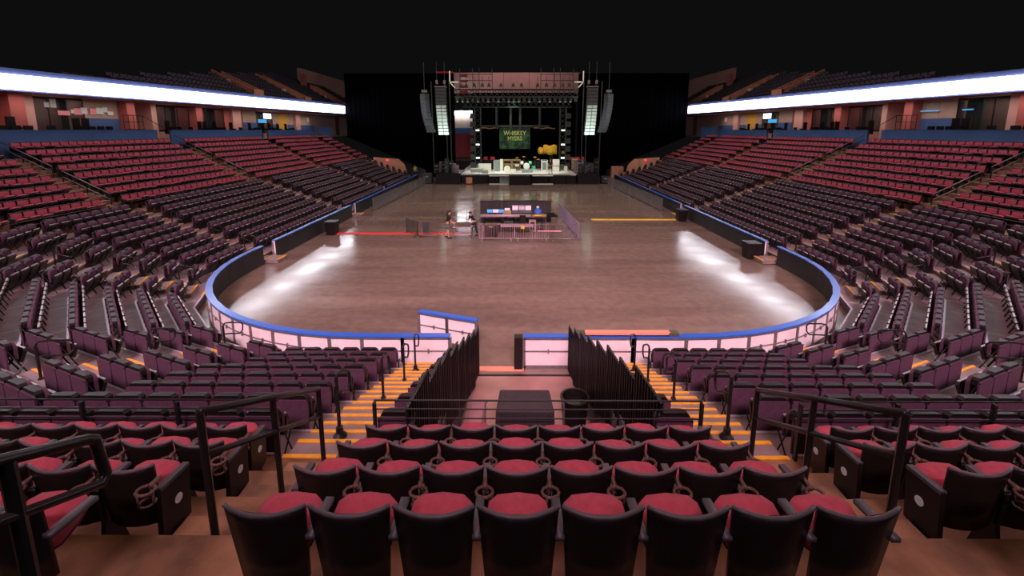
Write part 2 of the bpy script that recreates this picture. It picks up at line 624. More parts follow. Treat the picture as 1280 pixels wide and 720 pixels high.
BW, BY = 13.1, 11.56      # outer half-width, near edge
BR = 8.5
CCX, CCY = BW - BR, BY + BR
n_panel = 0
for side in (-1, 1):
    nm = 'left' if side < 0 else 'right'
    root = thing('dasher_boards', 'curved white rink boards with blue cap around the near %s corner' % nm, 'rink boards')
    xs = (-2.1, -3.45, CCX * -1) if side < 0 else (0.0, 1.55, 3.1, CCX)
    for k in range(len(xs) - 1):
        board_panel(root, (xs[k], BY), (xs[k + 1], BY), (0, 1))
    NS = 14
    pts = [(side * (CCX + BR * math.sin(R(90 * k / NS))), CCY - BR * math.cos(R(90 * k / NS))) for k in range(NS + 1)]
    pts.append((side * BW, 21.35))
    for k in range(len(pts) - 1):
        p, q = pts[k], pts[k + 1]
        mx, my = (p[0] + q[0]) / 2, (p[1] + q[1]) / 2
        if my >= CCY:
            ins = (-side, 0)
        else:
            v = Vector((side * CCX - mx, CCY - my)).normalized()
            ins = (v.x, v.y)
        board_panel(root, p, q, ins)
    for a, b, lab in ((22.45, 33.55, 'between the first and second side steps'), (34.35, 57.7, 'beside the far side steps up to the stage')):
        root = thing('dasher_boards', 'straight black-faced rink boards, %s side, %s' % (nm, lab), 'rink boards')
        n = max(1, round((b - a) / 2.4))
        for k in range(n):
            board_panel(root, (side * BW, a + (b - a) * k / n), (side * BW, a + (b - a) * (k + 1) / n), (-side, 0))
        e = MB().box2(side * (BW - 0.14), side * (BW + 0.02), a - 0.03, a, 0.02, BH - 0.02)
        e.build('end_post', M['white'], root)
    # wooden step platforms in the gaps
    for y, lab in ((21.9, 'nearer'), (33.95, 'farther')):
        t = thing('step_platform', 'low wooden step with yellow edges in the %s gap of the %s boards' % (lab, nm), 'step')
        MB().box2(side * 12.35, side * 13.6, y - 0.45, y + 0.45, 0.02, 0.2).build('deck', M['tread'], t)
        MB().box2(side * 12.33, side * 12.43, y - 0.45, y + 0.45, 0.17, 0.215).build('nosing', M['yellow'], t)
        MB().box2(side * 13.0, side * 13.1, y - 0.45, y + 0.45, 0.2, 0.215).build('nosing', M['yellow'], t)
# open gate leaf
g = thing('open_board_gate', 'open white gate leaf with blue cap swung onto the floor left of the opening', 'gate')
v = Vector((-3.36 + 1.44, 13.28 - 12.58)).normalized()
board_panel(g, (-1.44, 12.58), (-2.40, 12.93), (v.y * -1 * -1 * 0 - v.y, v.x * -1 * -1) if False else (0.342, 0.94))
board_panel(g, (-2.40, 12.93), (-3.36, 13.28), (0.342, 0.94))
# right-hand black post beside the opening
t = tag(MB().box2(-0.27, -0.03, 11.5, 11.75, 0.0, 0.97).build('gate_post_cover', M['black']), 'narrow black upright panel at the right edge of the board opening', 'post')
# long salmon beams lying on the right-hand board cap
t = thing('roof_beam', 'long salmon-coloured beam with black end blocks lying on the right board cap', 'beam')
for k in range(2):
    MB().box2(1.75, 4.15, 11.60 + 0.10 * k, 11.67 + 0.10 * k, 1.0 + 0.02, 1.07 + 0.02).build('rail', M['salmon'], t)
for x in (1.6, 4.25):
    MB().box2(x - 0.14, x + 0.14, 11.56, 11.8, 0.995, 1.08).build('end_block', M['olive'], t)
MB().box2(1.7, 4.2, 11.575, 11.60, 0.9, 1.0).build('dark_edge', M['black'], t)

# ------------------------------------------------------------ stairways
nose_cache = {}


def stairway(name, lab, side, kind, pos, w=1.1, rows=NP):
    """kind 0: end (x=pos) ; 1: corner facet (angle pos) ; 2: side (y=pos)"""
    root = struct(name, lab)
    if kind == 0:
        n, t, c = (0, -1), (1, 0), (pos, CY)
    elif kind == 1:
        a = R(pos)
        n, t, c = (math.sin(a), -math.cos(a)), (math.cos(a), math.sin(a)), (CX, CY)
    else:
        n, t, c = (1, 0), (0, 1), (CX, pos)
    rz = math.atan2(t[1], side * t[0]) if kind != 2 else PI / 2
    key = ('s', w)
    if key not in nose_cache:
        nose_cache[key] = (MB().box(0, 0, -RISE / 4, w, PT / 2, RISE / 2).mesh('step', M['tread']),
                           MB().box(0, 0, 0.004, w - 0.02, 0.062, 0.02).mesh('nosing', M['yellow']))
    sm, nm_ = nose_cache[key]
    for i in range(rows + 1):
        for h in (0, 1):
            if i == rows and h == 1:
                continue
            # h=0: nosing at the row edge; h=1: half step in front of the row edge of row i+1
            r = R0 + PT * i + (PT / 2 if h else 0)
            z = Z0 + RISE * i + (RISE / 2 if h else 0)
            if i == rows:
                z = ZR
            px, py = c[0] + n[0] * r, c[1] + n[1] * r
            if h:
                sx, sy = c[0] + n[0] * (r + PT / 4), c[1] + n[1] * (r + PT / 4)
                s_ = inst('step', sm, root, (side * sx, sy, z), rz)
            q = r + 0.045
            px, py = c[0] + n[0] * q, c[1] + n[1] * q
            inst('nosing', nm_, root, (side * px, py, z + 0.004), rz)
    return root


def loop_rail(lab, x, y, z, rz, h=0.92, w=0.42, name='aisle_handrail', single=False):
    t = thing(name, lab, 'handrail', (x, y, z), rz, 'loop handrails on the purple seating stairs')
    MB().lathe(0, 0, [(0.10, 0), (0.10, 0.02), (0.055, 0.07), (0.05, 0.16), (0.03, 0.17)], 10).build('base', M['blackm'], t)
    MB().tube([(0, 0, 0.1), (0, 0, h)], 0.026, 8).build('post', M['blackm'], t)
    pts = [(0, 0, h), (0, 0.05, h + 0.05), (0, 0.18, h + 0.06 - 0.04), (0, w, h - 0.12), (0, w + 0.05, h - 0.2), (0, w + 0.03, h - 0.36), (0, w - 0.06, h - 0.42), (0, 0.16, h - 0.30), (0, 0.02, h - 0.25)]
    MB().tube(pts, 0.02, 8).build('loop', M['blackm'], t, smooth=True)
    return t


for side, nm in ((-1, 'left'), (1, 'right')):
    stairway('stair_end_' + nm, 'yellow-nosed stair beside the tunnel, ' + nm, side, 0, 2.82, 0.96)
    stairway('stair_corner_near_' + nm, 'yellow-nosed stair in the near %s corner' % nm, side, 1, 22.5, 1.3)
    stairway('stair_corner_far_' + nm, 'yellow-nosed stair in the far %s corner' % nm, side, 1, 67.5)
    for k, y in enumerate(AISLES):
        stairway('stair_side_%s' % nm, 'yellow-nosed stair in the %s stand, %s from camera' % (nm, ord_(k + 1)), side, 2, y)
    # loop rails on end stair
    for k, i in enumerate((7.2, 4.6, 2.6, 1.2)):
        loop_rail('black loop handrail on the %s tunnel-side stair, %s from the top' % (nm, ord_(k + 1)), side * 2.82, CY - (R0 + PT * i), Z0 + RISE * int(i) + 0.01, 0 if side < 0 else 0)
    for k, i in enumerate((5.2, 2.8, 0.6)):
        for a, an in ((22.5, 'near-corner'), (67.5, 'far-corner')):
            r = R0 + PT * (i + 0.5)
            aa = R(a)
            loop_rail('black loop handrail on the %s %s stair, %s from the top' % (nm, an, ord_(k + 1)), side * (CX + r * math.sin(aa)), CY - r * math.cos(aa), Z0 + RISE * int(i + 0.5) + 0.01, side * aa, h=0.85, w=0.5)
        for q, y in enumerate(AISLES[:3]):
            r = R0 + PT * (i + 0.5)
            loop_rail('black loop handrail, %s side stand stair %s from camera, %s from top' % (nm, ord_(q + 1), ord_(k + 1)), side * (CX + r), y, Z0 + RISE * int(i + 0.5) + 0.01, side * PI / 2, h=0.85, w=0.55)


# long sloped handrails in the red aisles
def long_rail(label, pts_top, foot_z, r=0.026, drop=0.36, group='sloped black handrails in the red aisles', mat_='blackm'):
    t = thing('stair_handrail', label, 'handrail', (0, 0, 0), 0, group)
    p, q = Vector(pts_top[0]), Vector(pts_top[-1])
    MB().tube([p + Vector((0, 0, 0)), q], r, 8).build('top_rail', M[mat_], t, smooth=True)
    MB().tube([p - Vector((0, 0, drop)), q - Vector((0, 0, drop))], r * 0.85, 8).build('mid_rail', M[mat_], t, smooth=True)
    n = len(foot_z)
    for k, z in enumerate(foot_z):
        c = p.lerp(q, k / (n - 1))
        MB().tube([(c.x, c.y, z), (c.x, c.y, c.z)], r * 0.95, 8).build('post', M['blackm'], t)
        MB().lathe(c.x, c.y, [(0.06, z), (0.06, z + 0.015), (0.03, z + 0.02)], 8).build('base_plate', M['blackm'], t)
    return t


def redz(y):
    r = CY - y
    if r < RB0 + 0.10:
        return ZR
    return ZR + RR * (1 + int((r - RB0 - 0.10) / RT))


for side, nm in ((-1, 'left'), (1, 'right')):
    long_rail('black sloped double handrail in the %s foreground aisle beside the red rows' % nm,
              [(side * 2.60, 2.92, 4.70), (side * 2.60, 4.74, 3.72)], [redz(2.92), redz(3.83), redz(4.74)], r=0.03)
t = thing('stair_handrail', 'black handrail end at the lower left edge, nearest the camera', 'handrail')
MB().tube([(-2.75, 0.9, 5.65), (-2.75, 2.25, 4.985), (-2.75, 2.30, 4.95), (-2.75, 2.33, 4.70), (-2.75, 2.29, 4.66), (-2.75, 0.9, 5.33)], 0.032, 8).build('rail_loop', M['blackm'], t, True)
MB().tube([(-2.75, 1.88, ZR + RR * 3), (-2.75, 1.88, 5.15)], 0.035, 8).build('post', M['blackm'], t)
MB().tube([(-2.75, 1.0, ZR + RR * 3 - 0.2), (-2.75, 1.0, 5.6)], 0.035, 8).build('post', M['blackm'], t)

# intermediate concrete steps in the foreground aisles + one platform under the camera row
st_ = struct('foreground_aisle_steps', 'bare concrete steps of the foreground aisles')
for side in (-1, 1):
    for j in range(1, 4):
        r = RB0 + RT * (j - 1) + 0.10
        MB().box2(side * 2.02, side * 3.04, CY - r, CY - r + 0.36, ZR + RR * (j - 1), ZR + RR * (j - 0.5)).build('step', M['concrete'], st_)


# front rail of the red section: four bars, posts
def bar_rail(label, pts, z, h=0.80, bars=4, post_step=1.1, group='four-bar rails at the front of the red seats'):
    t = thing('front_guard_rail', label, 'guard rail', (0, 0, 0), 0, group)
    for k in range(bars):
        zz = z + ((0.83, 0.71, 0.58, 0.40)[k] if bars == 4 else h - k * (h - 0.3) / (bars - 1))
        MB().tube([(x, y, zz) for x, y in pts], 0.009 if k else 0.012, 6).build('bar', M['blackm'], t)
    for i in range(len(pts) - 1):
        a, b = Vector(pts[i]), Vector(pts[i + 1])
        n = max(1, round((b - a).length / post_step))
        for k in range(n + (1 if i == len(pts) - 2 else 0)):
            c = a.lerp(b, k / n)
            MB().box(c.x, c.y, z + h / 2, 0.035, 0.05, h).build('post', M['blackm'], t)
    return t


rf = RL + 0.07
bar_rail('four-bar black rail in front of the centre red block, over the tunnel', [(-2.05, CY - rf), (2.1, CY - rf)], ZR, 0.80, post_step=4.2)
for side, nm in ((-1, 'left'), (1, 'right')):
    vx = path(rf, side, 3.35)
    bar_rail('four-bar black rail in front of the %s red block near camera' % nm, [vx[0], vx[1], vx[2]], ZR, 0.80, post_step=1.25)
    a = [vx[3], vx[4]] + [(side * (CXR + rf), 21.2)]
    bar_rail('low black rail below the red seats in the %s corner' % nm, a, ZR, 0.5, 2, 1.6)
    ys = [22.5, 33.3, 34.5, 45.2, 46.4, 56.7]
    for k in range(3):
        bar_rail('low black rail below the %s stand red seats, %s bay from camera' % (nm, ord_(k + 1)), [(side * (CXR + rf), ys[2 * k]), (side * (CXR + rf), ys[2 * k + 1])], ZR, 0.5, 2, 1.8)
    # sloped rails of the red side aisles
    for k, y in enumerate(AISLES[:2]):
        for part, (r1, r2) in enumerate(((RB0 + 0.2, RB0 + RT * 3.3), (RB0 + RT * 3.9, RB0 + RT * 7.6))):
            z1 = ZR + 0.85 + (r1 - RB0) / RT * RR
            z2 = ZR + 0.85 + (r2 - RB0) / RT * RR
            long_rail('long sloped grey handrail, %s stand, %s aisle, %s flight' % (nm, ord_(k + 1), 'lower' if part == 0 else 'upper'),
                      [(side * (CXR + r1), y + 0.3, z1), (side * (CXR + r2), y + 0.3, z2)],
                      [z1 - 0.85, (z1 + z2) / 2 - 0.85 - 0.1, z2 - 0.95], r=0.03, drop=0.3, mat_='steel')
    for k, y in enumerate(AISLES):
        sroot = struct('stair_upper_%s' % nm, 'bare concrete steps between red blocks, %s stand, %s aisle' % (nm, ord_(k + 1)))
        for j in range(1, 8):
            r = RB0 + RT * (j - 1) + 0.10
            MB().box2(side * (CXR + r - 0.37), side * (CXR + r), y - 0.55, y + 0.55, ZR + RR * (j - 1), ZR + RR * (j - 0.5)).build('step', M['concrete'], sroot)
            MB().box2(side * (CXR + r - 0.37), side * (CXR + r - 0.30), y - 0.55, y + 0.55, ZR + RR * (j - 0.5), ZR + RR * (j - 0.5) + 0.008).build('nosing', M['joint'], sroot)


# ------------------------------------------------------------ seats
def curve_y(x, w, d):      # plan curvature: edges come forward (+y)
    return d * (2 * x / w) ** 2


def red_meshes():
    out = {}
    w = 0.48
    a = MB()
    rows = []
    for t in (0, 0.33, 0.66, 0.9, 1.0):
        z = 0.30 + 0.52 * t
        ww = w * (0.86 + 0.14 * t)
        rows.append([Vector((x * ww, curve_y(x, 1, 0.055) - 0.05 * t + 0.05, z + 0.025 * (2 * x) ** 2 * t)) for x in (-0.5, -0.3, -0.1, 0.1, 0.3, 0.5)])
    a.sheet(rows, (0, 0.022, 0))
    out['backrest'] = a.mesh('backrest', M['black'], True)
    a = MB()
    a.tube([(x * w, curve_y(x, 1, 0.055) + 0.008, 0.826 + 0.025 * (2 * x) ** 2) for x in (-0.5, -0.4, -0.25, -0.1, 0.1, 0.25, 0.4, 0.5)], 0.0145, 6)
    out['top_rim'] = a.mesh('top_rim', M['rimgrey'], True)
    a = MB()
    rows = []
    for t in (0, 0.1, 0.5, 0.9, 1.0):
        z = 0.42 + 0.375 * t
        ww = w * (0.84 + 0.06 * t)
        bul = 0.05 if 0 < t < 1 else 0.02
        rows.append([Vector((x * ww, curve_y(x, 1, 0.05) - 0.05 * (t * 0.7 + 0.2) + 0.085 + bul * (1 - (2 * x) ** 4), z)) for x in (-0.5, -0.42, -0.15, 0.15, 0.42, 0.5)])
    a.sheet(rows)
    out['back_pad'] = a.mesh('back_pad', M['red'], True)
    for nm_, ang in (('a', 22), ('b', 26), ('c', 33)):
        q = Matrix.Rotation(R(ang), 3, 'X')
        base = Vector((0, 0.12, 0.425))
        a = MB()
        n = 12
        ring0, ring1, ring2 = [], [], []
        for k in range(n):
            th_ = 2 * PI * k / n
            cx = math.copysign(abs(math.cos(th_)) ** 0.6, math.cos(th_)) * 0.215
            cy = math.copysign(abs(math.sin(th_)) ** 0.6, math.sin(th_)) * 0.175 + 0.175
            ring0.append(q @ Vector((cx, cy, 0.0)) + base)
            ring1.append(q @ Vector((cx * 0.97, (cy - 0.19) * 0.97 + 0.19, 0.055)) + base)
            ring2.append(q @ Vector((cx * 0.62, (cy - 0.19) * 0.62 + 0.19, 0.085)) + base)
        vs_ = ring0 + ring1 + ring2
        fs = []
        for r_ in range(2):
            for k in range(n):
                k2 = (k + 1) % n
                fs.append((r_ * n + k, r_ * n + k2, (r_ + 1) * n + k2, (r_ + 1) * n + k))
        fs.append(tuple(2 * n + k for k in range(n)))
        a.add(vs_, fs)
        out['cushion' + nm_] = a.mesh('seat_cushion', M['red'], True)
        a = MB()
        low = [q @ Vector((math.copysign(abs(math.cos(2 * PI * k / n)) ** 0.6, math.cos(2 * PI * k / n)) * 0.17,
                           math.copysign(abs(math.sin(2 * PI * k / n)) ** 0.6, math.sin(2 * PI * k / n)) * 0.16 + 0.18, -0.05)) + base for k in range(n)]
        a.add([p + q @ Vector((0, 0, 0.012)) + (p - base - q @ Vector((0, 0.19, 0))) * 0.03 for p in ring0] + low,
              [(k, (k + 1) % n, n + (k + 1) % n, n + k) for k in range(n)] + [tuple(2 * n - 1 - k for k in range(n)), tuple(range(n))])
        out['pan' + nm_] = a.mesh('seat_pan', M['black'], True)
    a = MB()
    a.prism([(-0.027, 0.06, 0.615), (0.027, 0.06, 0.615), (0.027, 0.36, 0.60), (-0.027, 0.36, 0.60)], (0, 0, 0.03))
    out['armrest'] = a.mesh('armrest', M['armrest'])
    a = MB()
    a.prism([(-0.018, 0.02, 0), (-0.018, 0.26, 0), (-0.018, 0.19, 0.3), (-0.018, 0.33, 0.61), (-0.018, 0.06, 0.61), (-0.018, 0.08, 0.3)], (0.036, 0, 0))
    out['support'] = a.mesh('support_frame', M['blackm'])
    a = MB()
    a.tube([(0.052 * math.cos(2 * PI * k / 10), -0.035 + 0.052 * math.sin(2 * PI * k / 10) * 0.9 - 0.0, 0.60 + 0.0 * k) for k in range(11)], 0.011, 5, False)
    a.tube([(0, 0.0, 0.60), (0, 0.08, 0.60)], 0.018, 5)
    a.tube([(0.045 * math.cos(2 * PI * k / 8), -0.035 + 0.045 * math.sin(2 * PI * k / 8), 0.52) for k in range(9)], 0.008, 4, False)
    for k in (1, 4, 7):
        th_ = 2 * PI * k / 10 + 3.6
        a.tube([(0.052 * math.cos(th_), -0.035 + 0.047 * math.sin(th_), 0.60), (0.045 * math.cos(th_), -0.035 + 0.045 * math.sin(th_), 0.52)], 0.008, 4)
    a.v = [(x * 1.25, y * 1.15 + 0.01, z * 1.3 - 0.06) for x, y, z in a.v]
    out['cup'] = a.mesh('cup_holder', M['bronze'], True)
    a = MB()
    a.prism([(-0.022, 0.02, 0.10), (-0.022, 0.32, 0.18), (-0.022, 0.36, 0.60), (-0.022, 0.06, 0.63)], (0.044, 0, 0))
    out['end_panel'] = a.mesh('end_panel', M['black'])
    for s in (-1, 1):
        a = MB()
        a.add([(s * 0.026, 0.21 + 0.04 * math.cos(2 * PI * k / 12), 0.42 + 0.04 * math.sin(2 * PI * k / 12)) for k in range(12)] +
              [(s * 0.020, 0.21 + 0.04 * math.cos(2 * PI * k / 12), 0.42 + 0.04 * math.sin(2 * PI * k / 12)) for k in range(12)],
              [tuple(range(12))] + [(k, (k + 1) % 12, 12 + (k + 1) % 12, 12 + k) for k in range(12)])
        out['disc%d' % s] = a.mesh('number_disc', M['disc'])
    return out


RM = red_meshes()


def rounded(w, h, z0, y, rad=0.09, n=4, y2=None):
    """outline with rounded top corners in the XZ plane"""
    pts = [(-w / 2 + 0.02, y, z0), (w / 2 - 0.02, y, z0)]
    for k in range(n + 1):
        a = PI / 2 * k / n
        pts.append((w / 2 - rad + rad * math.cos(a), y, z0 + h - rad + rad * math.sin(a)))
    for k in range(n + 1):
        a = PI / 2 + PI / 2 * k / n
        pts.append((-w / 2 + rad + rad * math.cos(a), y, z0 + h - rad + rad * math.sin(a)))
    return pts


def purple_meshes():
    out = {}
    a = MB().prism(rounded(0.475, 0.51, 0.23, 0.0, 0.05), (0, 0.028, 0))
    out['back_panel'] = a.mesh('back_panel', M['purple'])
    a = MB()
    a.prism([(-0.21, 0.03, 0.66), (0.21, 0.03, 0.66), (0.20, 0.03, 0.755), (0.165, 0.03, 0.795), (-0.165, 0.03, 0.795), (-0.20, 0.03, 0.755)], (0, 0.10, -0.008))
    out['shell'] = a.mesh('shell', M['black'], False)
    a = MB().prism(rounded(0.44, 0.35, 0.43, 0.132, 0.11), (0, 0.055, -0.02))
    out['back_pad'] = a.mesh('back_pad', M['purple'])
    q = Matrix.Rotation(R(68), 3, 'X')
    a = MB()
    base = Vector((0, 0.21, 0.33))
    pts = [q @ Vector((x, y, -0.03)) + base for x, y in ((-0.20, 0), (0.20, 0), (0.20, 0.22), (0.15, 0.27), (-0.15, 0.27), (-0.20, 0.22))]
    a.prism(pts, q @ Vector((0, 0, 0.06)))
    out['seat'] = a.mesh('seat', M['black'])
    a = MB()
    e0 = base + q @ Vector((0, 0.275, 0.02))
    a.box(0, e0.y, e0.z, 0.34, 0.035, 0.022)
    out['edge'] = a.mesh('seat_edge', M['joint'])
    a = MB()
    a.tube([(0, 0.0, 0.74), (0, 0.30, 0.0)], 0.013, 4)
    a.tube([(0, 0.30, 0.36), (0, -0.02, 0.0)], 0.013, 4)
    out['leg'] = a.mesh('leg', M['blackm'])
    return out


PM = purple_meshes()

red_seats, purple_seats = [], []


def add_seat(lst, x, y, z, rz, side, info):
    pr = project((x, y, z + 0.6))
    if pr is None or pr[0] < -420 or pr[0] > 1700 or pr[1] > 860:
        return
    d = Vector((x, y, z)).__sub__(CAM).length
    vis = -12 < pr[0] < 1292 and 88 < pr[1] < 655
    lst.append(dict(x=x, y=y, z=z, rz=rz, d=d, info=info, vis=vis, side=side, end=None))


def facet_rows(lst, r, z, side, k, wid, gap, rown, secn, CX=CX):
    """seats along corner facet k (1..3) with a centre aisle when gap>0"""
    a = R(22.5 * k)
    L = 2 * r * T
    n, t = (math.sin(a), -math.cos(a)), (math.cos(a), math.sin(a))
    spans = [(-L / 2, L / 2)] if not gap else [(-L / 2, -gap / 2), (gap / 2, L / 2)]
    for si, (u0, u1) in enumerate(spans):
        m = int((u1 - u0 - 0.06) / wid)
        if m < 1:
            continue
        if gap:
            u_start = (u1 - m * wid) if si == 0 else u0
        else:
            u_start = (u0 + u1 - m * wid) / 2
        for q in range(m):
            u = u_start + wid * (q + 0.5)
            x, y = CX + n[0] * r + t[0] * u, CY + n[1] * r + t[1] * u
            add_seat(lst, side * x, y, z, side * a, side, (rown, '%s %s' % (secn, ('near part' if si == 0 else 'far part') if gap else ''), q + 1))


for side, sn in ((-1, 'left'), (1, 'right')):
    for i in range(NP):
        r = R0 + PT * i + 0.745
        z = Z0 + RISE * i
        rown = ord_(i + 1) + ' row up'
        # single seat beside the tunnel
        add_seat(purple_seats, side * 1.82, CY - r, z, 0, side, (rown, 'lone seat by tunnel rail', 0))
        x_end = CX + r * T
        m = int((x_end - 3.34) / 0.50)
        for q in range(m):
            add_seat(purple_seats, side * (3.34 + 0.25 + 0.5 * q), CY - r, z, 0, side, (rown, 'end block', q + 1))
        facet_rows(purple_seats, r, z, side, 1, 0.50, 1.42, rown, 'first corner block')
        facet_rows(purple_seats, r, z, side, 2, 0.50, 0, rown, 'diagonal corner block')
        facet_rows(purple_seats, r, z, side, 3, 0.50, 1.14, rown, 'third corner block')
        ys = [CY - r * T + 0.05, AISLES[0] - 0.57, AISLES[0] + 0.57, AISLES[1] - 0.57, AISLES[1] + 0.57, AISLES[2] - 0.57, AISLES[2] + 0.57, AISLES[3] - 0.57]
        ys += [AISLES[3] + 0.57, YEND]
        for b in range(5):
            y0, y1 = ys[2 * b], ys[2 * b + 1]
            m = int((y1 - y0) / 0.50)
            for q in range(m):
                yy = (y1 - 0.5 * (m - q) + 0.25) if b == 0 else (y0 + 0.5 * q + 0.25)
                add_seat(purple_seats, side * (CX + r), yy, z, side * PI / 2, side, (rown, 'side block ' + ord_(b + 1), q + 1))
    for j in range(8):
        r = RB0 + RT * j
        z = ZR + RR * j
        rown = ord_(j + 1) + ' row'
        if j <= 3:
            for q in range(4):
                add_seat(red_seats, side * (0.25 + 0.5 * q), CY - r, z, 0, side, (rown, 'centre block', q + 1))
            x_end = CX + r * T
            xs = 3.36 if j == 0 else 3.08
            m = int((x_end - xs) / 0.50)
            for q in range(m):
                add_seat(red_seats, side * (xs + 0.25 + 0.5 * q), CY - r, z, 0, side, (rown, 'side of foreground aisle', q + 1))
        if j <= 3:
            facet_rows(red_seats, r, z, side, 1, 0.50, 1.2, rown, 'corner block', CXR)
            facet_rows(red_seats, r, z, side, 2, 0.50, 0, rown, 'corner block', CXR)
        facet_rows(red_seats, r, z, side, 3, 0.50, 0, rown, 'corner block', CXR)
        ys = [CY - r * T + 0.05, AISLES[0] - 0.57, AISLES[0] + 0.57, AISLES[1] - 0.57, AISLES[1] + 0.57, AISLES[2] - 0.57, AISLES[2] + 0.57, AISLES[3] - 0.57, AISLES[3] + 0.57, 61.2]
        for b in range(5):
            y0, y1 = ys[2 * b], ys[2 * b + 1]
            m = int((y1 - y0) / 0.50)
            for q in range(m):
                yy = (y1 - 0.5 * (m - q) + 0.25) if b == 0 else (y0 + 0.5 * q + 0.25)
                add_seat(red_seats, side * (CXR + r), yy, z, side * PI / 2, side, (rown, 'side block ' + ord_(b + 1), q + 1))

for lst, keep in ((red_seats, 300), (purple_seats, 300)):
    lst.sort(key=lambda s: (not s['vis'], s['d']))
    for k, s in enumerate(lst):
        s['ind'] = k < keep
# seats outside the frame (only seen from a step aside) stay in the mass


def red_seat(s):
    near = s['d'] < 12
    side = 'left' if s['side'] < 0 else 'right'
    rown, sec, q = s['info']
    if sec == 'centre block':
        lab = 'black-backed red arena seat, centre block, %s below rail, %s %s of centre' % (rown.replace('row', 'row'), ord_(q), side)
        lab = 'black-backed red seat, centre block, %s behind tunnel rail, %s seat %s of centre' % (rown, ord_(q), side)
    elif sec.startswith('side of'):
        lab = 'black-backed red seat %s of foreground aisle, %s behind rail, %s from aisle' % (side, rown, ord_(q))
    elif sec.startswith('corner'):
        lab = 'red seat in %s corner block, %s above rail, %s from the near end' % (side, rown, ord_(q))
    else:
        lab = 'red seat, %s stand %s, %s above rail, %s from near end' % (side, sec.replace('side block', 'block'), rown, ord_(q))
    t = thing('arena_chair', lab, 'seat', (s['x'], s['y'], s['z']), s['rz'], 'red cushioned arena seats')
    b = inst('backrest', RM['backrest'], t)
    inst('top_rim', RM['top_rim'], b)
    inst('back_pad', RM['back_pad'], b)
    v = random.choice('aabbc')
    b = inst('seat_pan', RM['pan' + v], t)
    inst('seat_cushion', RM['cushion' + v], b)
    inst('armrest', RM['armrest'], t, (0.25, 0, 0))
    inst('support_frame', RM['support'], t, (0.25, 0, 0))
    if near:
        c = inst('cup_holder', RM['cup'], t, (0.25, -0.012, 0))
    # aisle ends get a panel with a number disc
    if near and q == 1 and sec.startswith('side of'):
        sx = -s['side'] * 0.25
        b = inst('end_panel', RM['end_panel'], t, (sx, 0, 0))
        inst('number_disc', RM['disc%d' % (-s['side'])], b)
        if s['side'] > 0:
            inst('armrest', RM['armrest'], t, (-0.25, 0, 0))
            inst('support_frame', RM['support'], t, (-0.25, 0, 0))
    if sec == 'centre block' and q == 4 and s['side'] < 0:
        inst('armrest', RM['armrest'], t, (-0.25, 0, 0))
        inst('support_frame', RM['support'], t, (-0.25, 0, 0))


def purple_seat(s):
    side = 'left' if s['side'] < 0 else 'right'
    rown, sec, q = s['info']
    sec = sec.strip()
    rown = rown.replace(' up', '')
    if q == 0:
        lab = 'lone purple seat between %s stair and tunnel rail, %s from boards' % (side, rown)
    elif sec.startswith('side block'):
        lab = 'purple seat, %s stand %s, %s from boards, %s from near end' % (side, sec.replace('side ', ''), rown, ord_(q))
    elif sec == 'end block':
        lab = 'purple seat %s of the tunnel stair, %s from boards, %s from stair' % (side, rown, ord_(q))
    else:
        lab = 'purple seat, %s %s, %s from boards, %s along' % (side, sec.replace(' block', ''), rown, ord_(q))
    t = thing('folding_arena_chair', lab, 'seat', (s['x'], s['y'], s['z']), s['rz'], 'purple folding seats on the lower terraces')
    b = inst('back_panel', PM['back_panel'], t)
    inst('shell', PM['shell'], b)
    inst('back_pad', PM['back_pad'], b)
    b = inst('seat', PM['seat'], t)
    inst('seat_edge', PM['edge'], b)
    inst('leg', PM['leg'], t, (-0.225, 0, 0))
    inst('leg', PM['leg'], t, (0.225, 0, 0))


def mass(lst, protos, mats, name, label, parent=None):
    """the rest of the seats joined as one object"""
    if not lst:
        return
    verts, loops, starts, midx = [], [], [], []
    pv, pf, pm = [], [], []
    for me, mi, off in protos:
        o = len(pv)
        for v_ in me.vertices:
            pv.append((v_.co.x + off, v_.co.y, v_.co.z))
        for p in me.polygons:
            pf.append([o + i for i in p.vertices])
            pm.append(mi)
    P = np.array(pv, dtype=np.float64)
    allv, allf = [], []
    faces, mi_all = [], []
    for k, s in enumerate(lst):
        c, sn = math.cos(s['rz']), math.sin(s['rz'])
        Q = np.empty_like(P)
        Q[:, 0] = P[:, 0] * c - P[:, 1] * sn + s['x']
        Q[:, 1] = P[:, 0] * sn + P[:, 1] * c + s['y']
        Q[:, 2] = P[:, 2] + s['z']
        allv.append(Q)
    V = np.concatenate(allv)
    lens = np.array([len(f_) for f_ in pf], dtype=np.int32)
    flat = np.array([i for f_ in pf for i in f_], dtype=np.int32)
    n = len(lst)
    L = np.concatenate([flat + k * len(pv) for k in range(n)])
    tot = np.tile(lens, n)
    st = np.concatenate([[0], np.cumsum(tot)[:-1]]).astype(np.int32)
    me = bpy.data.meshes.new(name)
    me.vertices.add(len(V))
    me.vertices.foreach_set('co', V.ravel())
    me.loops.add(len(L))
    me.loops.foreach_set('vertex_index', L)
    me.polygons.add(len(tot))
    me.polygons.foreach_set('loop_start', st)
    me.polygons.foreach_set('loop_total', tot)
    me.polygons.foreach_set('material_index', np.tile(np.array(pm, dtype=np.int32), n))
    for m in mats:
        me.materials.append(m)
    me.update(calc_edges=True)
    me.validate()
    o = bpy.data.objects.new(name, me)
    COL.objects.link(o)
    return tag(o, label, 'seats', None, 'stuff')


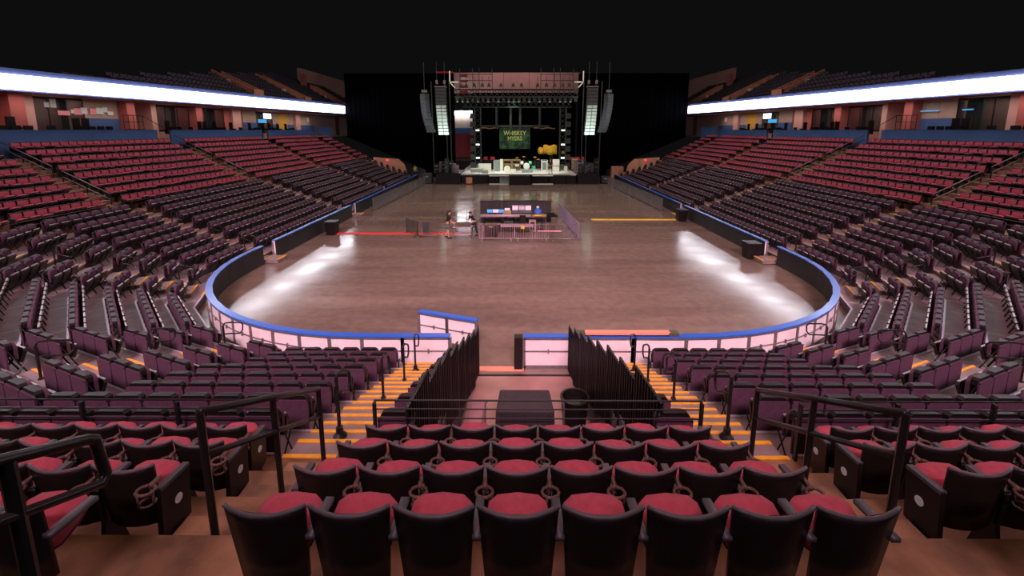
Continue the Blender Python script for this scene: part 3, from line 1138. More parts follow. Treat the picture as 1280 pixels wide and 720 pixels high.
for s in red_seats:
    if s['ind']:
        red_seat(s)
for s in purple_seats:
    if s['ind']:
        purple_seat(s)
rm = [(RM['backrest'], 0, 0), (RM['back_pad'], 1, 0), (RM['cushionb'], 1, 0), (RM['panb'], 0, 0), (RM['armrest'], 2, 0.25), (RM['top_rim'], 2, 0)]
mass([s for s in red_seats if not s['ind']], rm, [M['black'], M['red'], M['armrest']], 'distant_red_seats', 'rows of small red seats farther up and along both side stands')
pmz = [(PM['back_panel'], 0, 0), (PM['shell'], 1, 0), (PM['back_pad'], 0, 0), (PM['seat'], 1, 0), (PM['edge'], 2, 0), (PM['leg'], 1, 0.225)]
mass([s for s in purple_seats if not s['ind']], pmz, [M['purple'], M['black'], M['joint']], 'distant_purple_seats', 'rows of small dark purple seats along both side stands toward the stage')

# ------------------------------------------------------------ blue wall, concourse, ribbon display, upper deck
XB = CXR + RB0 + RT * 7 + 0.42           # blue wall line
for side, nm in ((-1, 'left'), (1, 'right')):
    wroot = struct('wall_%s' % nm, 'blue parapet and red concourse wall above the %s stand' % nm)
    rb = XB - CXR
    # parapet segments between the aisles
    a = path(rb, side, 0, 60, 3)
    seg = [(a[0], a[1]), (a[1], (side * XB, AISLES[0] - 0.7))]
    prev = AISLES[0] + 0.7
    bl = MB()
    for y0, y1 in ((13.0, 21.4), (21.4, 32.6), (33.9, 46.2), (47.4, 58.4)):
        bl.box2(side * XB, side * (XB + 0.15), y0, y1, 5.2, 6.72)
        bl.box2(side * (XB - 0.03), side * (XB + 0.18), y0, y1, 6.70, 6.75)
    bl.box2(side * XB, side * (XB + 0.15), 59.4, 64, 5.2, 7.15)
    bl.build('parapet', M['bluewall'], wroot)
    pb = MB().box2(side * (XB + 0.15), side * 34, 10, 78, 5.8, 5.9)
    pb.build('concourse_floor', M['concrete'], wroot)
    # concourse wall bays: (y0, y1, kind)
    xw = 29.5
    bays = [(20.0, 25.1, 'red'), (25.1, 25.9, 'redcol'), (25.9, 26.7, 'peachcol'), (26.7, 30.1, 'window'), (30.1, 32.7, 'beige'), (32.7, 33.4, 'redcol'), (33.4, 35.3, 'recess'),
            (35.3, 35.8, 'peachcol'), (35.8, 39.8, 'window'), (39.8, 40.6, 'redcol'), (40.6, 44.6, 'window'), (44.6, 45.5, 'red'), (45.5, 46.9, 'peachcol'), (46.9, 47.7, 'recess'),
            (47.7, 50.2, 'beige'), (50.2, 53.5, 'window'), (53.5, 54.9, 'beige'), (54.9, 57.0, 'mustard'), (57.0, 58.6, 'beige'), (58.6, 59.8, 'peachcol'), (59.8, 64.6, 'beige'), (64.6, 72.4, 'peach'), (72.4, 74, 'recess'), (74, 78, 'peach')]
    mm = dict(red='redwall', redcol='redwall', peachcol='peach', beige='beige', mustard='mustard', peach='peach', recess='darkred')
    for y0, y1, k in bays:
        if k == 'window':
            o = tag(MB().box2(side * (xw + 1.6), side * (xw + 1.7), y0, y1, 5.9, 8.9).build('room_back_wall', M['room'], wroot))
            MB().box2(side * xw, side * (xw + 1.6), y0 - 0.03, y0, 5.9, 8.9).build('room_side_wall', M['redwall'], wroot)
            area('suite_light', (side * (xw + 0.8), (y0 + y1) / 2, 8.8), (side * (xw + 0.8), (y0 + y1) / 2, 6), 0.4, (y1 - y0) * 0.8, 34, (1.0, 0.72, 0.66))
            fr = MB()
            n = 3
            for q in range(n + 1):
                yy = y0 + (y1 - y0) * q / n
                fr.box2(side * (xw - 0.02), side * (xw + 0.04), yy - 0.02, yy + 0.02, 6.7, 8.75)
            fr.box2(side * (xw - 0.02), side * (xw + 0.04), y0, y1, 8.70, 8.78)
            fr.box2(side * (xw - 0.02), side * (xw + 0.10), y0, y1, 6.62, 6.72)
            wf = fr.build('window_frame', M['blackm'], wroot)
            for q in range(n):
                ya, yb = y0 + (y1 - y0) * q / n, y0 + (y1 - y0) * (q + 1) / n
                MB().box2(side * (xw + 0.0), side * (xw + 0.015), ya + 0.02, yb - 0.02, 6.72, 8.7).build('pane', M['glass'], wf)
            MB().box2(side * xw, side * (xw + 0.08), y0, y1, 5.9, 6.62).build('dado', M['room'], wroot)
        else:
            off = {'redcol': -0.7, 'peachcol': -0.35, 'recess': 1.0}.get(k, 0.0)
            MB().box2(side * (xw + off), side * (xw + 1.2), y0, y1, 5.9, 8.9).build('wall_bay', M[mm[k]], wroot)
            if k == 'beige':
                MB().box2(side * (xw - 0.03), side * xw, y0, y1, 5.9, 7.55 if y0 < 48 else 7.4).build('blue_dado', M['bluewall'], wroot)
                MB().box2(side * (xw - 0.01), side * xw, (y0 + y1) / 2 - 0.01, (y0 + y1) / 2 + 0.01, 7.5, 8.9).build('panel_joint', M['room'], wroot)
    # soffit and ribbon
    so = MB()
    so.box2(side * 25.6, side * 31.2, 14, 78, 8.9, 9.05)
    for y in range(16, 64, 4):
        so.box2(side * 25.7, side * 28.0, y, y + 3.9, 8.78 if (y // 4) % 2 else 8.83, 8.9)
    so.build('soffit', M['soffit'], wroot)
    t = thing('ribbon_display', 'glowing white ribbon display along the %s balcony' % nm, 'display')
    xr = 24.2
    def zb(y): return 8.66 + (max(y, 17) - 20) * 0.0092
    def zt(y): return 9.34 + (max(y, 17) - 20) * 0.0160
    rr_ = xr - 4.55
    line = []
    for kk in range(4):
        aa = R(11.25 + 22.5 * kk)
        qq = rr_ / math.cos(R(11.25))
        line.append((4.55 + qq * math.sin(aa), 20.2 - qq * math.cos(aa)))
    line = line[1:]
    y_ = line[-1][1]
    line += [(xr, y_ + (62.9 - y_) * k / 13) for k in range(1, 14)]
    line = [(side * x, y) for x, y in line]
    for k in range(len(line) - 1):
        (x0, y0), (x1, y1) = line[k], line[k + 1]
        dx, dy = x1 - x0, y1 - y0
        ln_ = math.hypot(dx, dy)
        ox, oy = side * dy / ln_, -side * dx / ln_
        a = MB().prism([(x0, y0, zb(y0)), (x1, y1, zb(y1)), (x1, y1, zt(y1)), (x0, y0, zt(y0))], (ox * 0.12, oy * 0.12, 0))
        a.build('led_panel', M['led'], t)
        a = MB().prism([(x0 + ox * 0.13, y0 + oy * 0.13, zb(y0) - 0.08), (x1 + ox * 0.13, y1 + oy * 0.13, zb(y1) - 0.08), (x1 + ox * 0.13, y1 + oy * 0.13, zt(y1) + 0.3), (x0 + ox * 0.13, y0 + oy * 0.13, zt(y0) + 0.3)], (ox * 0.25, oy * 0.25, 0))
        a.build('housing', M['glow_navy'], t)  # taller than the panels; their blue glow is put into its navy
    # balcony underside between ribbon and soffit
    MB().prism([(side * (xr + 0.38), 13, 8.7), (side * 31.2, 13, 8.9), (side * 31.2, 78, 8.95), (side * (xr + 0.38), 78, 9.05)], (0, 0, 0.04)).build('balcony_underside', M['soffit'], wroot)
    # upper deck: dark stepped rows
    ud = MB()
    uds = MB()
    for j in range(11):
        x0 = 25.0 + 0.85 * j
        z = 9.35 + 0.47 * j
        ystart = max(17.0, (z - 6.75 + 0.75) / 0.1246 * 0.97 - 1.0)
        ud.box2(side * x0, side * (x0 + 0.85), ystart, 78, z - 0.5, z)
        q = ystart
        while q < 78:
            uds.box(side * (x0 + 0.6), q + 0.25, z + 0.35, 0.12, 0.44, 0.5)
            uds.box(side * (x0 + 0.40), q + 0.25, z + 0.32, 0.25, 0.42, 0.1)
            q += 0.52
    ur = struct('upper_deck_%s' % nm, 'dark upper deck terrace above the %s display' % nm)
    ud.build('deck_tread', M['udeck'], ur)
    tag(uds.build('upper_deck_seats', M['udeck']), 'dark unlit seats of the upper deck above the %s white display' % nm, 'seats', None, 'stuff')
    # vomitory walls on the upper deck
    for k, (x0, y0, z0, x1, y1, z1) in enumerate(((26.4, 44.8, 10.75, 30.4, 44.8, 12.7), (26.2, 55.2, 10.75, 32, 55.2, 13.6), (26.4, 67.5, 10.85, 31, 67.5, 13.5))):
        t = thing('vomitory_wall', 'orange-lit sloped parapet on the %s upper deck, %s from camera' % (nm, ord_(k + 1)), 'parapet', group='orange-lit upper deck parapets')
        for dy in (0.0, 1.5):
            MB().prism([(side * x0, y0 + dy, z0 - 1.4), (side * x1, y1 + dy, z1 - 1.0), (side * x1, y1 + dy, z1), (side * x0, y0 + dy, z0)], (0, 0.22, 0)).build('side_parapet', M['orange'], t)  # orange light on these walls is put into their colour
        MB().box2(side * (x0 - 0.1), side * (x0 + 0.12), y0, y0 + 1.7, z0 - 1.6, z0 + 0.05).build('front_parapet', M['orange'], t)
        MB().box2(side * (x0 + 2.2), side * (x0 + 2.8), y0 - 0.03, y0, z0 + 0.55, z0 + 1.0).build('notice', M['flagw'], t)
    MB().box2(side * 33.5, side * 34, 70, 90, 9, 16.2).build('upper_wall', M['pinkwall'], wroot)
    MB().box2(side * 31.6, side * 32.2, 67.0, 67.8, 12, 15.0).build('upper_column', M['redwall'], wroot)
    # concourse furniture: stadium chairs and tables along the parapet
    cm = MB()
    cm.box(0, 0.10, 0.45, 0.46, 0.44, 0.08)
    cm.box(0, -0.12, 0.78, 0.46, 0.07, 0.62)
    for q in (-0.2, 0.2):
        cm.box(q, 0, 0.22, 0.04, 0.4, 0.42)
    cme = cm.mesh('suite_chair', M['black'])
    tm = MB().box(0, 0, 0.72, 0.9, 0.5, 0.05).box(0, 0, 0.36, 0.7, 0.06, 0.7).mesh('counter', M['peach'])
    n = 0
    CNT = (27.0, 30.4, 38.3, 43.0, 48.5, 51.6, 58.0)
    for q in range(52):
        y = 22.8 + q * 0.62
        if any(abs(y - c_) < 0.72 for c_ in CNT) or 31.0 < y < 34.8 or 44.4 < y < 46.2 or (q % 9) == 4:
            continue
        n += 1
        for rr in (0, 1):
            if rr and q % 3 == 2:
                continue
            o = inst('suite_chair', cme, None, (side * (27.35 + rr * 0.95), y, 5.9 + rr * 0.5), side * PI / 2)
            tag(o, 'black concourse chair behind %s parapet, %s row, %s from near end' % (nm, 'front' if rr == 0 else 'rear', ord_(n)), 'chair', 'dark chairs on the concourse')
    for q, y in enumerate((27.0, 30.4, 38.3, 43.0, 48.5, 51.6, 58.0)):
        o = inst('drink_counter', tm, None, (side * 27.3, y, 5.9), side * PI / 2)
        tag(o, 'small peach counter behind %s parapet, %s from the near end' % (nm, ord_(q + 1)), 'counter', 'peach counters on the concourse')
    # railing at the landing above the first stair
    t = thing('landing_railing', 'black picket railing on the %s parapet at the concourse landing' % nm, 'railing')
    for z in (6.8, 7.3, 7.75):
        MB().tube([(side * 26.95, 29.6 + 0.6, z), (side * 26.95, 31.8, z)], 0.02, 5).build('bar', M['blackm'], t)
    for q in range(5):
        MB().tube([(side * 26.95, 30.2 + q * 0.4, 5.92), (side * 26.95, 30.2 + q * 0.4, 7.75)], 0.02, 5).build('post', M['blackm'], t)
    MB().tube([(side * 26.95, 31.8, 7.75), (side * 26.2, 31.8, 7.3), (side * 25.6, 31.8, 6.9)], 0.022, 5).build('sloped_rail', M['blackm'], t)

# posters on the left windows, screens
post = [(28.05, 8.30, 0.30, 0.30, 'paperw'), (28.45, 8.42, 0.36, 0.55, 'paperw'), (29.05, 7.83, 0.78, 0.28, 'paperp'), (29.62, 7.95, 0.2, 0.24, 'paperw'), (29.98, 7.96, 0.5, 0.42, 'paperp'), (30.42, 8.02, 0.42, 0.42, 'paperw'),
        (31.05, 8.0, 0.46, 0.40, 'paperp'), (31.55, 8.06, 0.52, 0.44, 'paperw'), (31.98, 8.16, 0.36, 0.36, 'paperw'), (32.35, 7.92, 0.44, 0.26, 'paperw')]
pw = [(28.55, 8.5), ]
names = ['small pale sheet', 'tall teal-white sheet', 'wide bright pink sheet', 'tiny grey sheet', 'deep pink sheet', 'pale pink square sheet', 'rose sheet', 'large speckled white sheet', 'upper white sheet', 'last white sheet']
for k, (y, z, wy, hz, m) in enumerate(post):
    xx = -29.44
    o = MB().box2(xx, xx + 0.02, y - wy / 2 - 0.35, y + wy / 2 - 0.35, z - hz / 2, z + hz / 2).build('poster', M[m])
    tag(o, names[k] + ' taped to the left concourse windows', 'poster', 'sheets taped on the left concourse wall')
for side, nm in ((-1, 'left'), (1, 'right')):
    t = thing('television', 'bright white television screen inside the %s concourse room' % nm, 'television')
    MB().box2(side * 29.3, side * 29.4, 51.5, 53.0, 8.05, 8.65).build('screen', M['screenw'], t)
    MB().box2(side * 29.4, side * 29.46, 51.4, 53.1, 8.0, 8.7).build('casing', M['black'], t)
    t = thing('menu_board', 'blue illuminated menu board below the %s television' % nm, 'sign')
    MB().box2(side * 29.3, side * 29.4, 50.3, 51.9, 7.55, 7.95).build('screen', M['screenb'], t)
    t = tag(MB().box2(side * 29.42, side * 29.48, 62.2, 62.9, 7.85, 8.45).build('notice_sheet', M['flagw']), 'small white notice on the far %s concourse wall' % nm, 'notice')
t = tag(MB().box2(29.3, 29.36, 31.2, 32.6, 8.05, 8.12).build('light_strip', M['screenb']), 'thin blue light strip on the right beige concourse wall', 'light')
t = tag(MB().box2(29.3, 29.36, 28.9, 29.6, 8.02, 8.10).build('light_strip', M['screenb']), 'short blue light strip in the right teal window', 'light')
MB().box2(-29.9, -29.8, 42.6, 43.6, 6.7, 8.7).build('teal_curtain', M['teal'], bpy.data.objects['wall_left'])
MB().box2(29.9, 30.0, 43.0, 44.0, 6.7, 8.7).build('teal_curtain', M['teal'], bpy.data.objects['wall_right'])
MB().box2(29.9, 30.0, 28.9, 29.9, 6.7, 8.7).build('teal_curtain', M['teal'], bpy.data.objects['wall_right'])

# ------------------------------------------------------------ black drapes, far end wall
def drape(name, label, x0, x1, y, z_of, ztop, folds=0.7, amp=0.12):
    n = int(abs(x1 - x0) / folds * 4)
    top, mid, bot = [], [], []
    for k in range(n + 1):
        x = x0 + (x1 - x0) * k / n
        yy = y + amp * math.sin(2 * PI * k / 4)
        top.append(Vector((x, yy, ztop)))
        bot.append(Vector((x, yy, z_of(x))))
    a = MB().sheet([bot, top], (0, 0.03, 0))
    o = a.build(name, M['drape'], None, True)
    return tag(o, label, 'curtain')


def zfoot(x):
    ax = abs(x)
    if ax < 13.0:
        return 0.05
    return 0.3 + (ax - 13.4) * 0.42 + 0.9


drape('black_curtain', 'tall black drape closing off the left far stand', -24.1, -8.7, 63.0, zfoot, 14.55)
drape('black_curtain', 'tall black drape closing off the right far stand', 8.7, 24.1, 63.0, zfoot, 14.55)
drape('backstage_curtain', 'wide black backdrop behind the band gear on stage', -6.9, 9.6, 71.5, lambda x: 0.05, 12.6)
ew = struct('wall_far', 'pink far end wall of the arena above the stage')
for k in range(5):
    MB().box2(-12 + 4.86 * k, -12 + 4.86 * (k + 1) - 0.05, 86, 86.3, 13.7, 17.5).build('wall_panel', M['pinkwall'], ew)
for k in range(5):
    MB().box2(-12 + 4.86 * k - 0.03, -12 + 4.86 * k + 0.0, 85.95, 86.0, 13.7, 17.5).build('seam', M['darkred'], ew)
MB().box2(-11.5, -7.8, 80, 80.3, 6.9, 9.3).build('concourse_panel', M['beige'], ew)
MB().box2(-11.5, -7.8, 79.8, 80, 6.0, 7.1).build('parapet', M['bluewall'], ew)
MB().box2(-11.5, -7.8, 79.2, 79.5, 9.3, 10.1).build('ribbon_end', M['led'], ew)
fs = MB()
for j in range(9):
    fs.box2(-11.8, -7.5, 73.5 + 0.7 * j, 74.2 + 0.7 * j, 1.6 + 0.42 * j, 2.0 + 0.42 * j)
fs.build('far_terrace', M['riser'], ew)
pm_ = MB()
for j in range(9):
    for q in range(8):
        pm_.box(-11.4 + 0.5 * q, 74.0 + 0.7 * j, 2.45 + 0.42 * j, 0.44, 0.1, 0.5)
tag(pm_.build('far_end_seats', M['red']), 'strip of red seats glimpsed behind the left stage tower', 'seats', None, 'stuff')
area('end_wall_light', (0, 80, 20), (0, 86, 13), 18, 2, 420, (1.0, 0.62, 0.58))

# flag hanging up left of the truss
t = thing('striped_flag', 'red and white striped flag hanging at the upper left of the truss', 'flag')
for k in range(7):
    MB().box2(-8.5, -7.3, 68.0, 68.03, 12.2 + 0.4 * k, 12.6 + 0.4 * k).build('stripe', M['flagr' if k % 2 == 0 else 'flagw'], t)
t = thing('hanging_banner', 'red and white horizontal banner edge above the left speaker array', 'banner')
MB().box2(-11.4, -8.9, 64.0, 64.03, 14.35, 14.9).build('red_band', M['flagr'], t)
MB().box2(-11.4, -8.9, 64.0, 64.03, 14.1, 14.35).build('white_band', M['flagw'], t)

# orange plywood walls where the side stands stop
for side, nm in ((-1, 'left'), (1, 'right')):
    t = thing('tunnel_wall', 'tan plywood tunnel wall at the far end of the %s stand' % nm, 'wall')
    MB().prism([(side * 19.2, 59.3, 1.4), (side * 14.9, 59.3, 1.0), (side * 15.2, 59.3, 2.1), (side * 16.0, 59.3, 2.85), (side * 19.4, 59.3, 3.1)], (0, 0.25, 0)).build('wall_face', M['orange'], t)
    MB().box2(side * 17.4, side * 17.6, 59.2, 59.3, 2.62, 2.8).build('red_lamp', M['redlamp'], t)
for k, (x, z, w, h) in enumerate(((15.2, 0.35, 1.8, 0.9), (13.75, 0.35, 1.0, 0.9), (14.1, 1.28, 1.6, 0.8))):
    o = MB().box2(x - w / 2, x + w / 2, 60.6, 61.5, z - 0.33 if k < 2 else 0.92, (z - 0.33 if k < 2 else 0.92) + h).build('plywood_crate', M['orange'])
    tag(bevel(o, 0.03), ['long tan crate on the floor at the right far corner', 'small tan crate beside the long one, right far corner', 'tan crate stacked on top, right far corner'][k], 'crate')

exec_stage = True
# ------------------------------------------------------------ stage
stage = thing('stage', 'dark concert stage with a brightly lit pale deck at the far end', 'stage')
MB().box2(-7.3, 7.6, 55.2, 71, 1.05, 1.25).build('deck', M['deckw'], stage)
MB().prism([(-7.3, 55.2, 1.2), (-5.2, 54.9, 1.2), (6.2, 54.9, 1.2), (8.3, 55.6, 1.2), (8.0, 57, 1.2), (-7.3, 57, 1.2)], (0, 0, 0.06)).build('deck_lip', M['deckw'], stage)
MB().box2(-10.1, -7.0, 54.5, 60, 0.0, 1.35).build('left_wing', M['black'], stage)
MB().box2(7.7, 10.4, 54.5, 60, 0.0, 1.35).build('right_wing', M['black'], stage)
MB().box2(-0.85, 1.75, 53.6, 55.2, 0.0, 1.15).build('thrust', M['black'], stage)
for x0, x1 in ((-6.9, -5.6), (-5.5, -3.6), (-3.5, -2.2), (1.9, 4.0), (4.1, 6.2), (6.3, 7.5)):
    MB().box2(x0, x1, 54.75, 54.85, 0.12, 1.0).build('fascia_panel', M['black'], stage)
MB().box2(-2.1, -0.9, 54.6, 54.7, 0.1, 1.0).build('fascia_panel', M['greyblue'], stage)
for x0, x1 in ((-3.4, -0.95), (2.0, 4.6)):
    MB().box2(x0, x1, 54.3, 54.9, 1.05, 1.1).build('monitor_ledge', M['deckw'], stage)
    MB().box2(x0, x1, 54.4, 54.9, 0.0, 0.06).build('base_strip', M['cream'], stage)
MB().box2(-7.0, 7.6, 57, 71, 0.0, 1.05).build('underdeck', M['black'], stage)
MB().box2(-6.3, -5.55, 54.5, 54.74, 0.12, 0.85).build('plywood_hatch', M['orange'], stage)


def gear(name, lab, cat, x, y, w, d, h, m, z=1.26, group='band gear on the stage', parts=()):
    o = MB().box(x, y, z + h / 2, w, d, h).build(name, M[m])
    bevel(o, 0.03)
    tag(o, lab, cat, group)
    for (pn, px, pz, pw, ph, pm2) in parts:
        MB().box(x + px, y - d / 2 - 0.01, z + pz, pw, 0.03, ph).build(pn, M[pm2], o)
    return o


gear('equipment_rack', 'pale blue-white equipment case at the left of the lit deck', 'case', -5.2, 57.2, 1.5, 0.7, 0.55, 'greyblue', parts=(('lid', 0, 0.5, 1.5, 0.1, 'cream'),))
gear('equipment_rack', 'cream equipment case behind the blue-white one, left deck', 'case', -4.2, 58.2, 1.7, 0.8, 1.05, 'cream', parts=(('panel', 0, 0.6, 1.3, 0.3, 'deckw'),))
gear('amplifier_cabinet', 'tall sage speaker cabinet left of the wooden cabinets', 'amplifier', -2.6, 58.6, 0.8, 0.6, 1.5, 'greyblue', parts=(('edge_light', -0.37, 0.75, 0.05, 1.4, 'cream'),))
gear('amplifier_cabinet', 'pale narrow speaker cabinet beside the sage one', 'amplifier', -2.0, 58.9, 0.4, 0.5, 1.6, 'cream')
gear('wooden_cabinet', 'left varnished wooden organ cabinet behind the drums', 'cabinet', -1.2, 60.0, 1.15, 0.7, 1.5, 'wood', parts=(('upper_louvre', 0, 1.15, 0.95, 0.35, 'black'), ('lower_door', 0, 0.5, 0.95, 0.6, 'olive')))
gear('wooden_cabinet', 'right varnished wooden organ cabinet behind the drums', 'cabinet', 0.0, 60.0, 1.15, 0.7, 1.5, 'wood', parts=(('upper_louvre', 0, 1.15, 0.95, 0.35, 'black'), ('lower_door', 0, 0.5, 0.95, 0.6, 'olive')))
gear('amplifier_cabinet', 'tall grey-white cabinet with violet top right of centre', 'amplifier', 3.75, 58.4, 0.85, 0.6, 1.55, 'cream', parts=(('violet_top', 0, 1.5, 0.7, 0.14, 'bluewall'), ('grille', 0, 0.75, 0.55, 1.0, 'greyblue')))
gear('amplifier_cabinet', 'cream layered amplifier stack beside the standing person', 'amplifier', 5.3, 58.4, 0.9, 0.6, 1.6, 'cream', parts=(('grille', 0, 0.4, 0.75, 0.5, 'deckw'), ('grille', 0, 1.1, 0.75, 0.45, 'deckw'), ('band', 0, 0.75, 0.85, 0.06, 'olive')))
gear('amplifier_cabinet', 'small pale cabinet just right of the standing person', 'amplifier', 6.6, 58.3, 0.4, 0.5, 0.7, 'cream')
gear('shelf_rack', 'wooden shelf rack with red boxes at the right of the deck', 'rack', 8.0, 60.0, 0.9, 0.6, 1.7, 'wood', parts=(('shelf', 0, 0.6, 0.8, 0.06, 'cream'), ('shelf', 0, 1.1, 0.8, 0.06, 'cream'), ('shelf', 0, 1.5, 0.8, 0.06, 'cream')))
gear('flight_case', 'white low monitor wedge at the front edge, left of centre', 'monitor', -0.4, 57.6, 0.7, 0.5, 0.4, 'cream')
gear('flight_case', 'sage monitor wedge at the front edge, far left', 'monitor', -4.0, 55.8, 0.8, 0.5, 0.4, 'greyblue')
gear('flight_case', 'grey-white riser box below the drum kit', 'riser', 1.4, 57.0, 1.4, 1.0, 0.35, 'greyblue')
for k, (x, w) in enumerate(((-3.9, 0.5), (-2.9, 0.6), (8.3, 0.6), (9.1, 0.6), (9.8, 0.4))):
    gear('red_case', 'red road case on the %s, %s' % ('left riser' if x < 0 else 'right rack', ord_(k + 1 if x < 0 else k - 1)), 'case', x - (0.4 if x < 0 else 0.5), 61.5, w, 0.4, 0.42, 'redplastic', z=2.6, group='red cases')
gear('riser', 'black riser under the red cases at the left of the stage', 'riser', -3.6, 61.6, 2.4, 0.8, 1.34, 'black')
gear('riser', 'black riser under the red cases at the right of the stage', 'riser', 8.6, 61.6, 2.4, 0.8, 1.34, 'black')
gear('riser', 'long black drum riser in front of the banner', 'riser', 2.2, 64, 5.2, 2.0, 1.1, 'black')
# drum kit
t = thing('drum_kit', 'drum kit with white bass drum and cymbals at stage centre', 'drum kit', (1.0, 57.6, 1.6))


def drum(x, y, z, r, l, m, tilt, parent, nm):
    a = MB()
    c, s = math.cos(tilt), math.sin(tilt)
    n = 14
    pts0 = [Vector((x + r * math.cos(2 * PI * k / n), y + r * math.sin(2 * PI * k / n) * s, z + r * math.sin(2 * PI * k / n) * c)) for k in range(n)]
    ax = Vector((0, c, -s)) * l
    a.prism(pts0, ax)
    return a.build(nm, M[m], parent)


drum(0.35, 0.0, 0.42, 0.42, 0.5, 'deckw', 0.0, t, 'bass_drum')
drum(-0.25, 0.1, 0.95, 0.2, 0.25, 'cream', 0.9, t, 'tom_drum')
drum(0.85, 0.1, 0.95, 0.2, 0.25, 'green', 0.9, t, 'tom_drum')
drum(1.3, 0.4, 0.4, 0.26, 0.4, 'green', 1.4, t, 'floor_tom')
drum(-0.9, 0.4, 0.6, 0.25, 0.2, 'cream', 1.4, t, 'snare_drum')
for x, z in ((-0.9, 1.5), (0.0, 1.65), (1.5, 1.6), (1.9, 1.3)):
    MB().lathe(x, 0.3, [(0.27, z), (0.05, z + 0.04), (0.02, z + 0.06)], 14).build('cymbal', M['amber'], t)
    MB().tube([(x, 0.3, -0.3), (x, 0.3, z)], 0.015, 5).build('cymbal_stand', M['steel'], t)
t = thing('bass_drum', 'loose white round drum standing left of the kit', 'drum', (-1.2, 57.0, 1.26))
drum(0, 0, 0.45, 0.42, 0.4, 'deckw', 0, t, 'shell')
drum(0, -0.02, 0.45, 0.36, 0.03, 'cream', 0, t, 'drumhead')
# yellow drapes / vehicle-like fabric in the back
t = thing('yellow_banner', 'large yellow fabric shape behind the right amplifiers', 'drape', (4.0, 64.5, 1.3))
a = MB().sheet([[Vector((x, 0.12 * math.sin(x * 4), z0_ + (0.1 * math.sin(x * 5)))) for x in [0.25 * k for k in range(9)]] for z0_ in (1.9, 2.4, 2.9, 3.25)], (0, 0.08, 0))
a.build('fabric_panel', M['amber'], t, True)
MB().lathe(-0.35, 0.0, [(0.35, 1.95), (0.48, 2.3), (0.45, 2.7), (0.25, 2.95)], 12).build('fabric_bundle', M['amber'], t, True)
MB().box(2.9, 0, 2.2, 0.5, 0.1, 0.4).build('fabric_end', M['amber'], t)
MB().box(1.2, 0.25, 1.5, 0.5, 0.2, 0.8).build('support_riser', M['black'], t)

# banner with lettering
t = thing('stage_banner', 'dark green printed stage banner with band lettering behind the drums', 'banner', (-0.18, 68.0, 5.45))
MB().box(0, 0, 0, 4.75, 0.05, 3.2).build('cloth', M['bannerm'], t)


def text(body, size, x, z, y, m, parent, sx=1.0, extr=0.01):
    c = bpy.data.curves.new('lettering', 'FONT')
    c.body = body
    c.size = size
    c.align_x = 'CENTER'
    c.align_y = 'CENTER'
    c.extrude = extr
    c.offset = size * 0.02
    o = bpy.data.objects.new('lettering', c)
    COL.objects.link(o)
    o.data.materials.append(m)
    o.location = (x, y, z)
    o.rotation_euler = (PI / 2, 0, 0)
    o.scale = (sx, 1, 1)
    bpy.context.view_layer.update()
    me = bpy.data.meshes.new_from_object(o.evaluated_get(bpy.context.evaluated_depsgraph_get()))
    bpy.data.objects.remove(o)
    o = bpy.data.objects.new('lettering', me)
    COL.objects.link(o)
    o.location = (x, y, z)
    o.rotation_euler = (PI / 2, 0, 0)
    o.scale = (sx, 1, 1)
    o.parent = parent
    return o


text('WHISKEY', 0.9, 0.0, 0.78, -0.05, M['lime'], t, 0.9)
text('MYERS', 0.85, 0.0, -0.02, -0.05, M['lime'], t, 0.9)
MB().box(0, 0.02, 1.85, 10.5, 0.3, 0.35).build('hanging_bar', M['arrayd'], t)
for k in range(2):
    sgn = (-1, 1)[k]
    o = MB().tube([(sgn * (2.7 + 0.25 * q), 67.6, 7.0 + 0.07 * math.sin(q * 0.9)) for q in range(14)], 0.10, 6).build('rolled_drape', M['wood'], None, True)
    tag(o, 'rolled tan drape hanging on the bar %s of the banner' % ('left' if k == 0 else 'right'), 'drape')


# trusses
def truss(parent, p, q, w=0.5, r=0.05, n=8, m='arrayd'):
    p, q = Vector(p), Vector(q)
    d = (q - p).normalized()
    up = Vector((0, 0, 1)) if abs(d.z) < 0.9 else Vector((0, 1, 0))
    s_ = d.cross(up).normalized() * w / 2
    u = s_.cross(d).normalized() * w / 2
    a = MB()
    cs = [s_ + u, s_ - u, -s_ - u, -s_ + u]
    for c in cs:
        a.tube([p + c, q + c], r, 4)
    a.build('chord', M[m], parent)
    a = MB()
    for k in range(n):
        t0, t1 = p.lerp(q, k / n), p.lerp(q, (k + 1) / n)
        for j in range(4):
            a.tube([t0 + cs[j], t1 + cs[(j + 1) % 4]], r * 0.6, 4, False)
    a.build('lacing', M[m], parent)


t = thing('lighting_truss', 'wide dark lighting truss across the top of the stage', 'truss')
truss(t, (-7.6, 55.5, 11.2), (7.6, 55.5, 11.2), 0.9, 0.07, 22)
t2 = thing('lighting_truss', 'lower dark truss just under the wide one, above the banner', 'truss')
truss(t2, (-7.2, 60, 10.1), (7.4, 60, 10.1), 0.7, 0.06, 20)
for s in (-1, 1):
    t3 = thing('truss_tower', '%s vertical lighting tower beside the stage backdrop' % ('left' if s < 0 else 'right'), 'truss')
    x = -5.2 if s < 0 else 6.3
    truss(t3, (x, 60, 1.3), (x, 60, 9.7), 0.8, 0.06, 12)
    for z in (3.0, 4.8, 6.7):
        MB().box(x, 59.45, z, 0.5, 0.2, 0.22).build('lamp_head', M['lens'], t3)
    for q in range(7):
        MB().box(x + s * 0.7, 59.6, 2.0 + q * 1.1, 0.6, 0.5, 0.7).build('side_fixture', M['arrayd'], t3)
for k, x in enumerate((-2.9, -0.8, 0.6, 3.5)):
    o = MB().box2(x - 0.16, x + 0.16, 66, 66.2, 6.9, 10).build('hanging_strip', M['arrayd'])
    tag(o, 'dark hanging fabric strip above the banner, %s from left' % ord_(k + 1), 'drape', 'hanging strips behind the truss')
